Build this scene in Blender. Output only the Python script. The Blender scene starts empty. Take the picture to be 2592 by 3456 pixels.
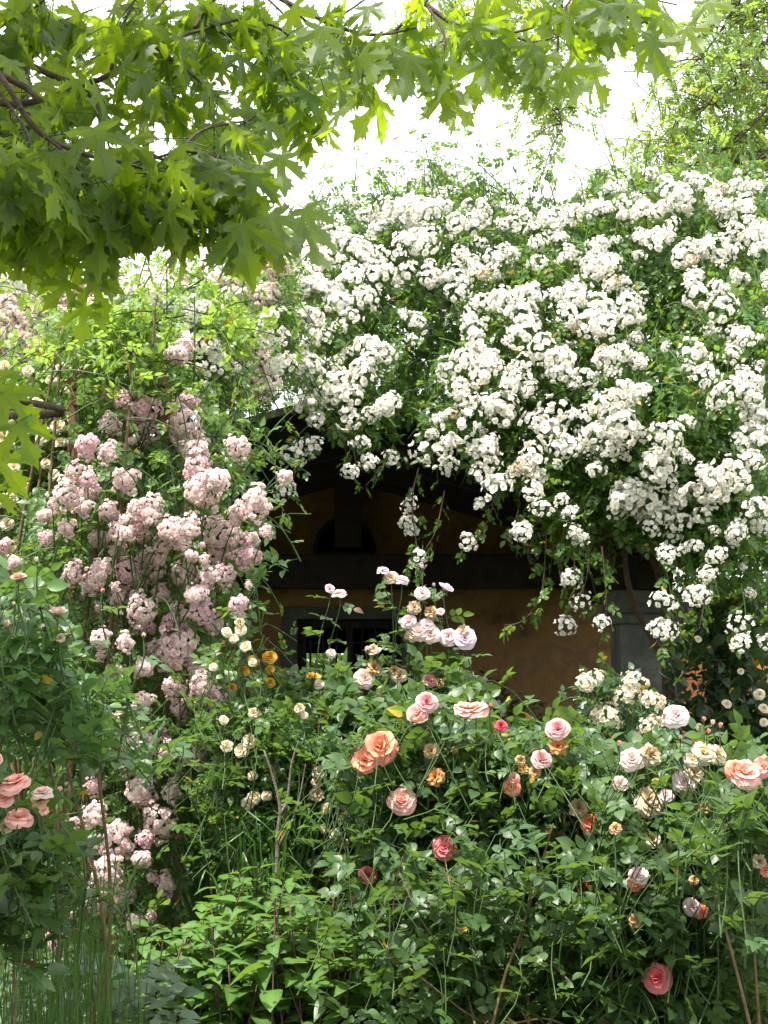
import bpy, math, random
import numpy as np
from mathutils import Vector
from mathutils.geometry import delaunay_2d_cdt

random.seed(7)
rng = np.random.default_rng(11)
PI = math.pi
scene = bpy.context.scene
COL = scene.collection

# ------------------------------------------------------------------ camera, sky, sun, exposure
CAM_H = 1.35
FPX = 4748.0                                   # focal length in photo pixels (2592 x 3456)
PITCH = math.atan(522.0 / FPX)
cam_d = bpy.data.cameras.new("camera")
cam = bpy.data.objects.new("camera", cam_d)
COL.objects.link(cam)
cam.location = (0, 0, CAM_H)
cam.rotation_euler = (PI / 2 + PITCH, 0, 0)
cam_d.sensor_fit = 'VERTICAL'
cam_d.sensor_height = 24.0
cam_d.lens = 24.0 * FPX / 3456.0
cam_d.clip_start = 0.05
cam_d.clip_end = 2000
scene.camera = cam

SUN_DIR = Vector((-0.24, -0.22, 0.93)).normalized()      # towards the sun: high, a little on the viewer's side
SUN_EL = math.asin(SUN_DIR.z)
SUN_AZ = math.atan2(SUN_DIR.x, SUN_DIR.y)               # clockwise from +Y
world = bpy.data.worlds.new("World")
scene.world = world
world.use_nodes = True
wn = world.node_tree.nodes
sky = wn.new('ShaderNodeTexSky')
sky.sky_type = 'NISHITA'
sky.sun_disc = False
sky.sun_elevation = SUN_EL
sky.sun_rotation = SUN_AZ
sky.air_density = 1.0
sky.dust_density = 6.0
sky.ozone_density = 0.6
wn['Background'].inputs['Strength'].default_value = 0.15
cloud = wn.new('ShaderNodeMix'); cloud.data_type = 'RGBA'          # thin bright cloud over most of the sky
cloud.inputs[7].default_value = (6.6, 6.7, 6.8, 1)
wtc = wn.new('ShaderNodeTexCoord'); wnz = wn.new('ShaderNodeTexNoise'); wnz.inputs['Scale'].default_value = 2.2; wnz.inputs['Detail'].default_value = 4
wmr = wn.new('ShaderNodeMapRange'); wmr.inputs[1].default_value = 0.3; wmr.inputs[2].default_value = 0.6; wmr.inputs[3].default_value = 0.7; wmr.inputs[4].default_value = 0.95
wl = world.node_tree.links
wl.new(wtc.outputs['Generated'], wnz.inputs['Vector']); wl.new(wnz.outputs['Fac'], wmr.inputs[0]); wl.new(wmr.outputs[0], cloud.inputs['Factor'])
wl.new(sky.outputs[0], cloud.inputs[6]); wl.new(cloud.outputs[2], wn['Background'].inputs[0])
sun_d = bpy.data.lights.new("sun", 'SUN')
sun_d.energy = 4.6
sun_d.angle = math.radians(0.6)
sun_d.color = (1.0, 0.94, 0.84)
sun = bpy.data.objects.new("sun", sun_d)
COL.objects.link(sun)
sun.rotation_euler = SUN_DIR.to_track_quat('Z', 'Y').to_euler()
sun.location = (0, 0, 30)
scene.view_settings.view_transform = 'Standard'
scene.view_settings.look = 'None'
scene.view_settings.exposure = 1.32
scene.view_settings.gamma = 1.0

# ------------------------------------------------------------------ helpers
CP, SP = math.cos(PITCH), math.sin(PITCH)


def P(u, v, Y):
    """Point of the place that lies at depth Y and is seen at photo pixel (u, v)."""
    x = (u - 1296.0) / FPX
    z = -(v - 1728.0) / FPX
    dy = CP - SP * z
    dz = SP + CP * z
    k = Y / dy
    return np.array((x * k, Y, CAM_H + dz * k))


def PV(u, v, Y):
    x = (np.asarray(u) - 1296.0) / FPX
    z = -(np.asarray(v) - 1728.0) / FPX
    dy = CP - SP * z
    k = Y / dy
    return np.stack((x * k, Y + 0 * x, CAM_H + (SP + CP * z) * k), -1)


def unit(a):
    return a / np.maximum(np.linalg.norm(a, axis=-1, keepdims=True), 1e-9)


def frames(dirs, normals):
    y = unit(dirs)
    z = normals - (normals * y).sum(-1, keepdims=True) * y
    bad = np.linalg.norm(z, axis=-1) < 1e-4
    if bad.any():
        z[bad] = np.cross(y[bad], np.array((1.0, 0.2, 0.1)))
    z = unit(z)
    x = np.cross(y, z)
    return np.stack((x, y, z), -1)             # columns


class Tmpl:
    def __init__(s):
        s.v = []; s.f = []; s.m = []; s.a = []

    def add(s, vs, fs, mat=0, attr=None):
        b = len(s.v)
        s.v += [tuple(map(float, q)) for q in vs]
        s.a += list(attr) if attr is not None else [0.0] * len(vs)
        for f in fs:
            s.f.append([b + i for i in f]); s.m.append(mat)
        return s

    def bake(s):
        s.V = np.array(s.v, float).reshape(-1, 3)
        s.A = np.array(s.a, float)
        s.T = np.array([len(f) for f in s.f], int)
        s.L = np.array([i for f in s.f for i in f], int)
        s.M = np.array(s.m, int)
        return s


class MB:
    """Collects geometry in world space and links it as ONE mesh object."""

    def __init__(s):
        s.V = []; s.L = []; s.T = []; s.M = []; s.A = []; s.n = 0

    def raw(s, V, L, T, M, A=None):
        V = np.asarray(V, float).reshape(-1, 3)
        s.V.append(V); s.L.append(np.asarray(L, int) + s.n); s.T.append(np.asarray(T, int)); s.M.append(np.asarray(M, int))
        s.A.append(np.zeros(len(V)) if A is None else np.asarray(A, float))
        s.n += len(V)

    def inst(s, t, pos, R, scale, mat=None, attr_add=None):
        n = len(pos)
        if n == 0:
            return
        k = len(t.V)
        sc = np.broadcast_to(np.asarray(scale, float).reshape(-1, 1) if np.ndim(scale) == 1 else np.asarray(scale, float), (n, 1) if np.ndim(scale) < 2 else (n, 3))
        loc = t.V[None] * sc[:, None, :]
        W = np.einsum('nij,nkj->nki', R, loc) + np.asarray(pos)[:, None, :]
        L = (t.L[None] + (np.arange(n) * k)[:, None]).ravel()
        M = np.tile(t.M, n) if mat is None else np.full(n * len(t.T), mat)
        A = np.tile(t.A, n)
        if attr_add is not None:
            A = A + np.repeat(attr_add, k)
        s.raw(W.reshape(-1, 3), L, np.tile(t.T, n), M, A)

    def tube(s, pts, radii, sides=6, mat=0, cap=True):
        pts = np.asarray(pts, float)
        n = len(pts)
        radii = np.broadcast_to(np.asarray(radii, float), (n,))
        tan = unit(np.gradient(pts, axis=0))
        ref = np.array((0.3, 1.0, 0.15)) if abs(tan[0] @ np.array((0, 1, 0))) < 0.9 else np.array((1.0, 0.1, 0.2))
        a = unit(np.cross(tan, ref)); b = np.cross(tan, a)
        th = np.arange(sides) * 2 * PI / sides
        ring = a[:, None] * np.cos(th)[None, :, None] + b[:, None] * np.sin(th)[None, :, None]
        V = (pts[:, None] + ring * radii[:, None, None]).reshape(-1, 3)
        i = np.arange(n - 1)[:, None] * sides; j = np.arange(sides)[None]
        j2 = (j + 1) % sides
        L = np.stack((i + j, i + j2, i + sides + j2, i + sides + j), -1).reshape(-1)
        T = [4] * ((n - 1) * sides)
        L = list(L)
        if cap:
            L += list(range(sides - 1, -1, -1)) + [(n - 1) * sides + q for q in range(sides)]
            T = T + [sides, sides]
        s.raw(V, L, T, [mat] * len(T))

    def box(s, lo, hi, mat=0, bev=0.0):
        lo = np.array(lo, float); hi = np.array(hi, float)
        V = [(x, y, z) for z in (lo[2], hi[2]) for y in (lo[1], hi[1]) for x in (lo[0], hi[0])]
        F = [(0, 2, 3, 1), (4, 5, 7, 6), (0, 1, 5, 4), (2, 6, 7, 3), (0, 4, 6, 2), (1, 3, 7, 5)]
        s.raw(V, [i for f in F for i in f], [4] * 6, [mat] * 6)

    def beam(s, p, q, w, h, mat=0, up=(0, 0, 1)):
        """Rectangular bar from p to q, w across and h along up."""
        p = np.array(p, float); q = np.array(q, float)
        d = unit(q - p); x = unit(np.cross(d, np.array(up, float))); z = np.cross(x, d)
        V = []
        for c in (p, q):
            for sx, sz in ((-1, -1), (1, -1), (1, 1), (-1, 1)):
                V.append(c + x * sx * w / 2 + z * sz * h / 2)
        F = [(0, 1, 2, 3), (7, 6, 5, 4), (0, 4, 5, 1), (1, 5, 6, 2), (2, 6, 7, 3), (3, 7, 4, 0)]
        s.raw(V, [i for f in F for i in f], [4] * 6, [mat] * 6)

    def prism(s, outline, y0, y1, mat=0):
        """Outline in x-z (anticlockwise seen from -y), swept from y0 to y1."""
        n = len(outline)
        V = [(x, y0, z) for x, z in outline] + [(x, y1, z) for x, z in outline]
        L = list(range(n)) + list(range(2 * n - 1, n - 1, -1)); T = [n, n]
        for i in range(n):
            j = (i + 1) % n
            L += [i, n + i, n + j, j]; T.append(4)
        s.raw(V, L, T, [mat] * len(T))

    def build(s, name, mats, parent=None, origin=None, smooth=True, bevel=0.0, label=None, kind=None):
        me = bpy.data.meshes.new(name)
        if s.n:
            V = np.concatenate(s.V); L = np.concatenate(s.L); T = np.concatenate(s.T); M = np.concatenate(s.M); A = np.concatenate(s.A)
        else:
            V = np.zeros((0, 3)); L = T = M = A = np.zeros(0, int)
        root = parent
        while root is not None and root.parent is not None:
            root = root.parent
        if origin is None:
            origin = np.array(root.location) if root is not None else np.zeros(3)
        V = V - np.asarray(origin)
        me.vertices.add(len(V)); me.vertices.foreach_set('co', V.astype(np.float32).ravel())
        me.loops.add(len(L)); me.loops.foreach_set('vertex_index', L.astype(np.int32))
        me.polygons.add(len(T))
        st = np.concatenate(([0], np.cumsum(T)[:-1])) if len(T) else T
        me.polygons.foreach_set('loop_start', st.astype(np.int32))
        me.polygons.foreach_set('loop_total', T.astype(np.int32))
        me.polygons.foreach_set('material_index', M.astype(np.int32))
        me.polygons.foreach_set('use_smooth', np.full(len(T), smooth))
        at = me.attributes.new('tint', 'FLOAT', 'POINT')
        at.data.foreach_set('value', A.astype(np.float32))
        me.update(calc_edges=True)
        me.validate()
        for m in (mats if isinstance(mats, (list, tuple)) else [mats]):
            me.materials.append(m)
        o = bpy.data.objects.new(name, me)
        COL.objects.link(o)
        if parent is None:
            o.location = origin
        else:
            o.parent = parent
        if bevel:
            b = o.modifiers.new('bevel', 'BEVEL'); b.width = bevel; b.segments = 2; b.limit_method = 'ANGLE'
        if label: o['label'] = label
        if kind: o['kind'] = kind
        return o


def thing(name, label, cat, loc=(0, 0, 0), group=None):
    o = bpy.data.objects.new(name, None)
    COL.objects.link(o)
    o.location = tuple(float(q) for q in loc)
    o.empty_display_size = 0.1
    o['label'] = label; o['category'] = cat
    if group: o['group'] = group
    return o


def tag(o, label, cat, group=None):
    o['label'] = label; o['category'] = cat
    if group: o['group'] = group
    return o


def place_copy(src, parent, pos, R, scale, name=None):
    """A part that shares src's mesh, put at a world position under parent."""
    from mathutils import Matrix
    o = src.copy()
    if name: o.name = name
    COL.objects.link(o)
    o.parent = parent
    M = np.eye(4)
    M[:3, :3] = R * scale
    M[:3, 3] = np.asarray(pos) - np.array(parent.location)
    o.matrix_local = Matrix(M.tolist())
    return o


# ------------------------------------------------------------------ materials
def new_mat(name):
    m = bpy.data.materials.new(name); m.use_nodes = True
    nt = m.node_tree; nt.nodes.clear()
    return m, nt, nt.nodes.new('ShaderNodeOutputMaterial')


def N(nt, t, **kw):
    n = nt.nodes.new(t)
    for k, v in kw.items(): setattr(n, k, v)
    return n


def mixcol(nt, fac, a, b):
    n = N(nt, 'ShaderNodeMix', data_type='RGBA')
    for sock, val in ((n.inputs['Factor'], fac), (n.inputs[6], a), (n.inputs[7], b)):
        if hasattr(val, 'is_linked'): nt.links.new(val, sock)
        elif isinstance(val, (tuple, list)): sock.default_value = (*val, 1.0)
        else: sock.default_value = val
    return n.outputs[2]


def ramp(nt, fac, stops, interp='LINEAR'):
    r = N(nt, 'ShaderNodeValToRGB'); r.color_ramp.interpolation = interp
    e = r.color_ramp.elements
    while len(e) < len(stops): e.new(0.5)
    for el, (p, c) in zip(e, stops):
        el.position = p; el.color = (*c, 1.0)
    nt.links.new(fac, r.inputs[0])
    return r.outputs[0]


def noise(nt, scale, detail=3.0, coord='Object', rough=0.55):
    tc = N(nt, 'ShaderNodeTexCoord'); nz = N(nt, 'ShaderNodeTexNoise')
    nz.inputs['Scale'].default_value = scale; nz.inputs['Detail'].default_value = detail
    nz.inputs['Roughness'].default_value = rough
    nt.links.new(tc.outputs[coord], nz.inputs['Vector'])
    return nz.outputs['Fac']


def leaf_mat(name, c0, c1, trans, t_amount=0.4, rough=0.46, spec=0.5, under=None, yellow=0.985, yel=(0.42, 0.30, 0.03), vein=0.0, spots=0.0, bump=0.0):
    m, nt, out = new_mat(name)
    geo = N(nt, 'ShaderNodeNewGeometry')
    rnd = geo.outputs['Random Per Island']
    nz = noise(nt, 1.6, 2.0)
    ad = N(nt, 'ShaderNodeMath', operation='ADD'); nt.links.new(rnd, ad.inputs[0]); nt.links.new(nz, ad.inputs[1])
    mr = N(nt, 'ShaderNodeMapRange'); nt.links.new(ad.outputs[0], mr.inputs[0])
    mr.inputs[1].default_value = 0.4; mr.inputs[2].default_value = 1.6
    base = mixcol(nt, mr.outputs[0], c0, c1)
    tr_a = tuple(q * 0.75 for q in trans)
    tcol = mixcol(nt, mr.outputs[0], tr_a, trans)
    gt = N(nt, 'ShaderNodeMath', operation='GREATER_THAN'); nt.links.new(rnd, gt.inputs[0]); gt.inputs[1].default_value = yellow
    base = mixcol(nt, gt.outputs[0], base, yel)
    tcol = mixcol(nt, gt.outputs[0], tcol, yel)
    if yellow < 1 and yel == (0.42, 0.30, 0.03):
        lt_ = N(nt, 'ShaderNodeMath', operation='LESS_THAN'); nt.links.new(rnd, lt_.inputs[0]); lt_.inputs[1].default_value = 0.012
        base = mixcol(nt, lt_.outputs[0], base, (0.10, 0.06, 0.03)); tcol = mixcol(nt, lt_.outputs[0], tcol, (0.22, 0.13, 0.04))
    if vein:
        at = N(nt, 'ShaderNodeAttribute', attribute_name='tint')
        vm = N(nt, 'ShaderNodeMath', operation='MULTIPLY'); nt.links.new(at.outputs['Fac'], vm.inputs[0]); vm.inputs[1].default_value = vein
        base = mixcol(nt, vm.outputs[0], base, tuple(min(1, q * 2.2 + 0.03) for q in c1))
        tcol = mixcol(nt, vm.outputs[0], tcol, tuple(q * 0.45 for q in trans))
    if spots:
        s1 = noise(nt, 38.0, 2.0)
        sm = N(nt, 'ShaderNodeMapRange'); nt.links.new(s1, sm.inputs[0]); sm.inputs[1].default_value = 0.61; sm.inputs[2].default_value = 0.65; sm.inputs[4].default_value = spots
        base = mixcol(nt, sm.outputs[0], base, (0.035, 0.022, 0.012))
        tcol = mixcol(nt, sm.outputs[0], tcol, (0.02, 0.015, 0.01))
    if under is not None:
        base = mixcol(nt, geo.outputs['Backfacing'], base, under)
    pr = N(nt, 'ShaderNodeBsdfPrincipled')
    nt.links.new(base, pr.inputs['Base Color'])
    pr.inputs['Roughness'].default_value = rough
    pr.inputs['Specular IOR Level'].default_value = spec
    if bump:
        bn = N(nt, 'ShaderNodeBump'); bn.inputs['Strength'].default_value = bump; bn.inputs['Distance'].default_value = 0.004
        nt.links.new(noise(nt, 90.0, 2.0), bn.inputs['Height']); nt.links.new(bn.outputs[0], pr.inputs['Normal'])
    tl = N(nt, 'ShaderNodeBsdfTranslucent'); nt.links.new(tcol, tl.inputs['Color'])
    mx = N(nt, 'ShaderNodeMixShader'); mx.inputs[0].default_value = t_amount
    nt.links.new(pr.outputs[0], mx.inputs[1]); nt.links.new(tl.outputs[0], mx.inputs[2])
    nt.links.new(mx.outputs[0], out.inputs['Surface'])
    return m


def petal_mat(name, inner, outer, t_amount=0.3, rough=0.6, var=0.12, brown=0.0, alt=None):
    """Petal pigment: inner colour at the heart, outer at the petal edge ('tint' runs 0..1)."""
    m, nt, out = new_mat(name)
    at = N(nt, 'ShaderNodeAttribute', attribute_name='tint')
    geo = N(nt, 'ShaderNodeNewGeometry')
    col = mixcol(nt, at.outputs['Fac'], inner, outer)
    if alt is not None:
        col = mixcol(nt, ramp(nt, geo.outputs['Random Per Island'], [(0.35, (0, 0, 0)), (0.75, (1, 1, 1))]), col, alt)
    hv = N(nt, 'ShaderNodeHueSaturation')
    mr = N(nt, 'ShaderNodeMapRange'); nt.links.new(geo.outputs['Random Per Island'], mr.inputs[0])
    mr.inputs[3].default_value = 1.0 - var; mr.inputs[4].default_value = 1.0 + var * 0.5
    nt.links.new(mr.outputs[0], hv.inputs['Value']); nt.links.new(col, hv.inputs['Color'])
    col = hv.outputs[0]
    if brown:
        bm = N(nt, 'ShaderNodeMapRange'); nt.links.new(noise(nt, 40.0, 3.0), bm.inputs[0]); bm.inputs[1].default_value = 0.45; bm.inputs[2].default_value = 0.62; bm.inputs[4].default_value = brown
        col = mixcol(nt, bm.outputs[0], col, (0.33, 0.17, 0.05))
    pr = N(nt, 'ShaderNodeBsdfPrincipled'); nt.links.new(col, pr.inputs['Base Color'])
    pr.inputs['Roughness'].default_value = rough; pr.inputs['Specular IOR Level'].default_value = 0.25
    tl = N(nt, 'ShaderNodeBsdfTranslucent'); nt.links.new(col, tl.inputs['Color'])
    mx = N(nt, 'ShaderNodeMixShader'); mx.inputs[0].default_value = t_amount
    nt.links.new(pr.outputs[0], mx.inputs[1]); nt.links.new(tl.outputs[0], mx.inputs[2])
    nt.links.new(mx.outputs[0], out.inputs['Surface'])
    return m


def surf_mat(name, stops, scale=6.0, rough=0.85, bump=0.3, detail=6.0, bscale=None, bdist=0.01, spec=0.3):
    m, nt, out = new_mat(name)
    f = noise(nt, scale, detail)
    col = ramp(nt, f, stops)
    pr = N(nt, 'ShaderNodeBsdfPrincipled'); nt.links.new(col, pr.inputs['Base Color'])
    pr.inputs['Roughness'].default_value = rough; pr.inputs['Specular IOR Level'].default_value = spec
    bn = N(nt, 'ShaderNodeBump'); bn.inputs['Strength'].default_value = bump; bn.inputs['Distance'].default_value = bdist
    nt.links.new(noise(nt, bscale or scale * 6, 4.0), bn.inputs['Height'])
    nt.links.new(bn.outputs[0], pr.inputs['Normal'])
    nt.links.new(pr.outputs[0], out.inputs['Surface'])
    return m


M_MAPLE = leaf_mat('maple_leaf', (0.018, 0.046, 0.007), (0.032, 0.076, 0.011), (0.52, 0.74, 0.02), 0.50, 0.50, 0.35, under=(0.07, 0.105, 0.045), yellow=2, vein=0.55)
M_BARK = surf_mat('bark', [(0.3, (0.04, 0.03, 0.025)), (0.7, (0.11, 0.085, 0.065))], 30, 0.9, 0.6)
M_TWIG = surf_mat('twig_bark', [(0.3, (0.09, 0.06, 0.03)), (0.7, (0.20, 0.14, 0.07))], 40, 0.8, 0.4)
M_TWIG_RED = surf_mat('reddish_twig', [(0.3, (0.06, 0.035, 0.022)), (0.7, (0.12, 0.075, 0.045))], 40, 0.7, 0.3)
M_GREENSTEM = surf_mat('green_stem', [(0.3, (0.03, 0.065, 0.018)), (0.7, (0.065, 0.115, 0.03))], 30, 0.6, 0.2)
M_GREYWOOD = surf_mat('weathered_cane', [(0.3, (0.09, 0.075, 0.05)), (0.7, (0.22, 0.19, 0.15))], 30, 0.85, 0.5)
M_LEAF_WHITE = leaf_mat('rambler_leaf', (0.036, 0.090, 0.020), (0.092, 0.185, 0.034), (0.28, 0.48, 0.06), 0.38, 0.40, 0.5, yellow=0.985)
M_LEAF_PINK = leaf_mat('pink_rambler_leaf', (0.042, 0.100, 0.028), (0.088, 0.18, 0.042), (0.26, 0.44, 0.06), 0.38, 0.45, 0.5, yellow=0.992)
M_LEAF_LIME = leaf_mat('lime_leaf', (0.08, 0.16, 0.025), (0.14, 0.25, 0.04), (0.42, 0.62, 0.08), 0.45, 0.45, 0.5, yellow=0.99)
M_LEAF_ROSE = leaf_mat('glossy_rose_leaf', (0.030, 0.072, 0.022), (0.066, 0.128, 0.034), (0.22, 0.38, 0.05), 0.30, 0.44, 0.45, yellow=0.996, bump=0.25)
M_LEAF_BLUE = leaf_mat('bluish_rose_leaf', (0.030, 0.075, 0.035), (0.06, 0.125, 0.05), (0.17, 0.32, 0.05), 0.28, 0.38, 0.5, yellow=0.99)
M_LEAF_MID = leaf_mat('mid_green_rose_leaf', (0.045, 0.105, 0.040), (0.085, 0.17, 0.050), (0.22, 0.40, 0.06), 0.32, 0.42, 0.5, yellow=0.99)
M_LEAF_CREAM = leaf_mat('fine_rose_leaf', (0.035, 0.085, 0.018), (0.075, 0.15, 0.03), (0.22, 0.38, 0.05), 0.34, 0.42, 0.5, yellow=0.985)
M_LEAF_SPOT = leaf_mat('spotted_leaf', (0.038, 0.098, 0.018), (0.080, 0.170, 0.030), (0.27, 0.46, 0.05), 0.34, 0.42, 0.45, yellow=2, spots=0.9, vein=0.25)
M_LEAF_DARK = leaf_mat('dark_climber_leaf', (0.012, 0.034, 0.012), (0.026, 0.06, 0.018), (0.10, 0.19, 0.03), 0.25, 0.40, 0.5, yellow=0.97)
M_LEAF_LOCUST = leaf_mat('locust_leaf', (0.11, 0.20, 0.045), (0.19, 0.31, 0.08), (0.46, 0.64, 0.10), 0.5, 0.5, 0.4, yellow=0.985)
M_LEAF_SUN = leaf_mat('garden_leaf', (0.05, 0.11, 0.02), (0.10, 0.19, 0.03), (0.35, 0.5, 0.06), 0.4, 0.5, 0.4, yellow=0.97)
M_LEAF_SILVER = leaf_mat('silvery_leaf', (0.05, 0.10, 0.04), (0.13, 0.19, 0.11), (0.15, 0.27, 0.07), 0.25, 0.5, 0.4, yellow=2)
M_GRASS = leaf_mat('rush_blade', (0.05, 0.12, 0.018), (0.10, 0.21, 0.03), (0.24, 0.42, 0.04), 0.35, 0.5, 0.4, yellow=0.965, yel=(0.45, 0.32, 0.14))
M_IRIS = leaf_mat('strap_leaf', (0.03, 0.085, 0.02), (0.07, 0.16, 0.03), (0.16, 0.32, 0.05), 0.3, 0.4, 0.5, yellow=2)

PW = petal_mat('white_petal', (0.85, 0.83, 0.70), (0.87, 0.865, 0.83), 0.40, 0.6, 0.06)
PSTAMEN = petal_mat('stamen', (0.66, 0.42, 0.10), (0.76, 0.56, 0.20), 0.1, 0.8)
PPINK = petal_mat('rambler_pink_petal', (0.90, 0.58, 0.66), (0.92, 0.78, 0.80), 0.45, 0.6, 0.08, alt=(0.92, 0.86, 0.78))
PPINK2 = petal_mat('rambler_deep_pink_petal', (0.88, 0.46, 0.58), (0.91, 0.70, 0.76), 0.45, 0.6, 0.10, alt=(0.87, 0.76, 0.72))
PBEIGE = petal_mat('faded_beige_petal', (0.78, 0.60, 0.48), (0.87, 0.76, 0.68), 0.42, 0.7, 0.15, alt=(0.90, 0.84, 0.80))
PROSE = petal_mat('pink_rose_petal', (0.72, 0.20, 0.22), (0.84, 0.55, 0.56), 0.36)
PPALE = petal_mat('pale_pink_petal', (0.78, 0.56, 0.58), (0.84, 0.74, 0.74), 0.36)
PLILAC = petal_mat('lilac_pink_petal', (0.74, 0.50, 0.60), (0.83, 0.70, 0.76), 0.36)
PCORAL = petal_mat('coral_petal', (0.86, 0.24, 0.11), (0.87, 0.30, 0.24), 0.30, alt=(0.88, 0.42, 0.26))
PAPRICOT = petal_mat('apricot_petal', (0.87, 0.34, 0.20), (0.88, 0.48, 0.48), 0.30, alt=(0.89, 0.60, 0.52))
PCREAM = petal_mat('cream_petal', (0.80, 0.62, 0.30), (0.85, 0.83, 0.74), 0.36)
PFADE = petal_mat('fading_cream_petal', (0.50, 0.33, 0.15), (0.80, 0.72, 0.58), 0.3, 0.7, 0.2, brown=0.35)
PBROWN = petal_mat('withered_petal', (0.38, 0.22, 0.09), (0.62, 0.44, 0.24), 0.15, 0.8, 0.3)
PRUST = petal_mat('rusty_petal', (0.60, 0.24, 0.05), (0.70, 0.36, 0.16), 0.15, 0.8, 0.25)
PORANGE = petal_mat('orange_petal', (0.85, 0.40, 0.02), (0.87, 0.56, 0.08), 0.25)
PCRIMSON = petal_mat('crimson_petal', (0.42, 0.03, 0.06), (0.60, 0.12, 0.16), 0.2)
PREDPINK = petal_mat('deep_pink_petal', (0.70, 0.10, 0.12), (0.82, 0.30, 0.33), 0.25)
PBLUSH = petal_mat('blush_petal', (0.82, 0.56, 0.50), (0.85, 0.72, 0.68), 0.36)
PSALMON = petal_mat('salmon_petal', (0.85, 0.30, 0.25), (0.87, 0.46, 0.44), 0.32, alt=(0.88, 0.58, 0.50))

# ------------------------------------------------------------------ leaf templates
def t_leaflet(rows=3, W=0.30, fold=0.25, droop=0.18, seed=0, veins=False, pw=0.85):
    """A leaf blade of length 1 along +Y, upper side +Z."""
    r = random.Random(seed)
    ts = [i / (rows + 1) for i in range(1, rows + 1)]
    V = [(0, 0, 0)]; A = [1.0]
    for t in ts:
        w = W * (math.sin(PI * t ** pw) ** 0.85) * (1 + r.uniform(-.06, .06))
        z = -droop * t * t
        e = fold * w
        V += [(-w, t - 0.03, z + e + r.uniform(-.015, .015)), (0, t, z), (w, t - 0.03, z + e + r.uniform(-.015, .015))]
        A += [0, 1.0, 0]
    V.append((0, 1.0, -droop)); A.append(0.5)
    F = [(0, 2, 1), (0, 3, 2)]
    for k in range(rows - 1):
        a = 1 + 3 * k
        F += [(a, a + 1, a + 4, a + 3), (a + 1, a + 2, a + 5, a + 4)]
    a = 1 + 3 * (rows - 1); n = len(V) - 1
    F += [(a, a + 1, n), (a + 1, a + 2, n)]
    return V, F, A


def rotz(V, ang):
    c, s = math.cos(ang), math.sin(ang)
    return [(x * c - y * s, x * s + y * c, z) for x, y, z in V]


def t_compound(npairs=2, size=0.42, rows=3, W=0.30, seed=0, droop=0.2, curve=0.2):
    """Pinnate rose leaf of length ~1."""
    r = random.Random(seed)
    t = Tmpl()
    zc = lambda y: -curve * y * y
    L = 1.0 - size * 0.9
    pts = [(0, 0), (0, L * 0.5), (0, L)]
    w = 0.012
    t.add([(-w, 0, 0), (w, 0, 0), (w, L / 2, zc(L / 2)), (-w, L / 2, zc(L / 2)), (w, L, zc(L)), (-w, L, zc(L)), (0, 0, -2 * w), (0, L / 2, zc(L / 2) - 2 * w), (0, L, zc(L) - 2 * w)],
          [(0, 1, 2, 3), (3, 2, 4, 5), (0, 3, 7, 6), (3, 5, 8, 7), (2, 1, 6, 7), (4, 2, 7, 8)])
    for k in range(npairs + 1):
        if k == npairs:
            spots = [(0.0, L, 0.0, 1.0)]
        else:
            y = L * (0.34 + 0.60 * (k / max(1, npairs - 0.15)))
            spots = [(s, y, s * math.radians(r.uniform(55, 72)), 0.78 + 0.12 * k / npairs) for s in (-1, 1)]
        for s, y, ang, q in spots:
            V, F, A = t_leaflet(rows, W * r.uniform(.9, 1.1), r.uniform(.1, .4), droop * r.uniform(.4, 1.6), r.randint(0, 9999))
            sc = size * q * r.uniform(.9, 1.08)
            tw = r.uniform(-.35, .35)
            V = [(x * math.cos(tw) + z * math.sin(tw), yy, -x * math.sin(tw) + z * math.cos(tw)) for x, yy, z in V]
            V = rotz([(x * sc, yy * sc, z * sc) for x, yy, z in V], -ang)
            t.add([(x + 0.0, yy + y, z + zc(y)) for x, yy, z in V], F, 0, A)
    return t.bake()


def t_single(rows=4, W=0.32, seed=0, droop=0.25, fold=0.25, stalk=0.12, pw=0.85):
    t = Tmpl()
    V, F, A = t_leaflet(rows, W, fold, droop, seed, pw=pw)
    t.add([(x, y + stalk, z) for x, y, z in V], F, 0, A)
    w = 0.010
    t.add([(-w, 0, 0), (w, 0, 0), (w, stalk, 0), (-w, stalk, 0)], [(0, 1, 2, 3)], 0)
    return t.bake()


ROSE5 = [t_compound(2, 0.46, 4, 0.33, 10 + i, 0.22, 0.1 + 0.1 * i) for i in range(4)]
ROSE5F = [t_compound(2, 0.44, 2, 0.31, 30 + i, 0.22, 0.15 + 0.1 * i) for i in range(4)]
ROSE7F = [t_compound(3, 0.36, 2, 0.29, 50 + i, 0.22, 0.15 + 0.12 * i) for i in range(4)]
LOCUST = [t_compound(5, 0.22, 1, 0.38, 70 + i, 0.1, 0.15 + 0.2 * i) for i in range(3)]
SPOT = [t_single(6, 0.27, 90 + i, 0.12 + 0.14 * i, 0.3, 0.08, 0.75) for i in range(4)]
OVAL = [t_single(4, 0.34, 110 + i, 0.15 + 0.12 * i) for i in range(3)]
SMALL = [t_single(2, 0.32, 120 + i, 0.15 + 0.12 * i) for i in range(3)]


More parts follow.
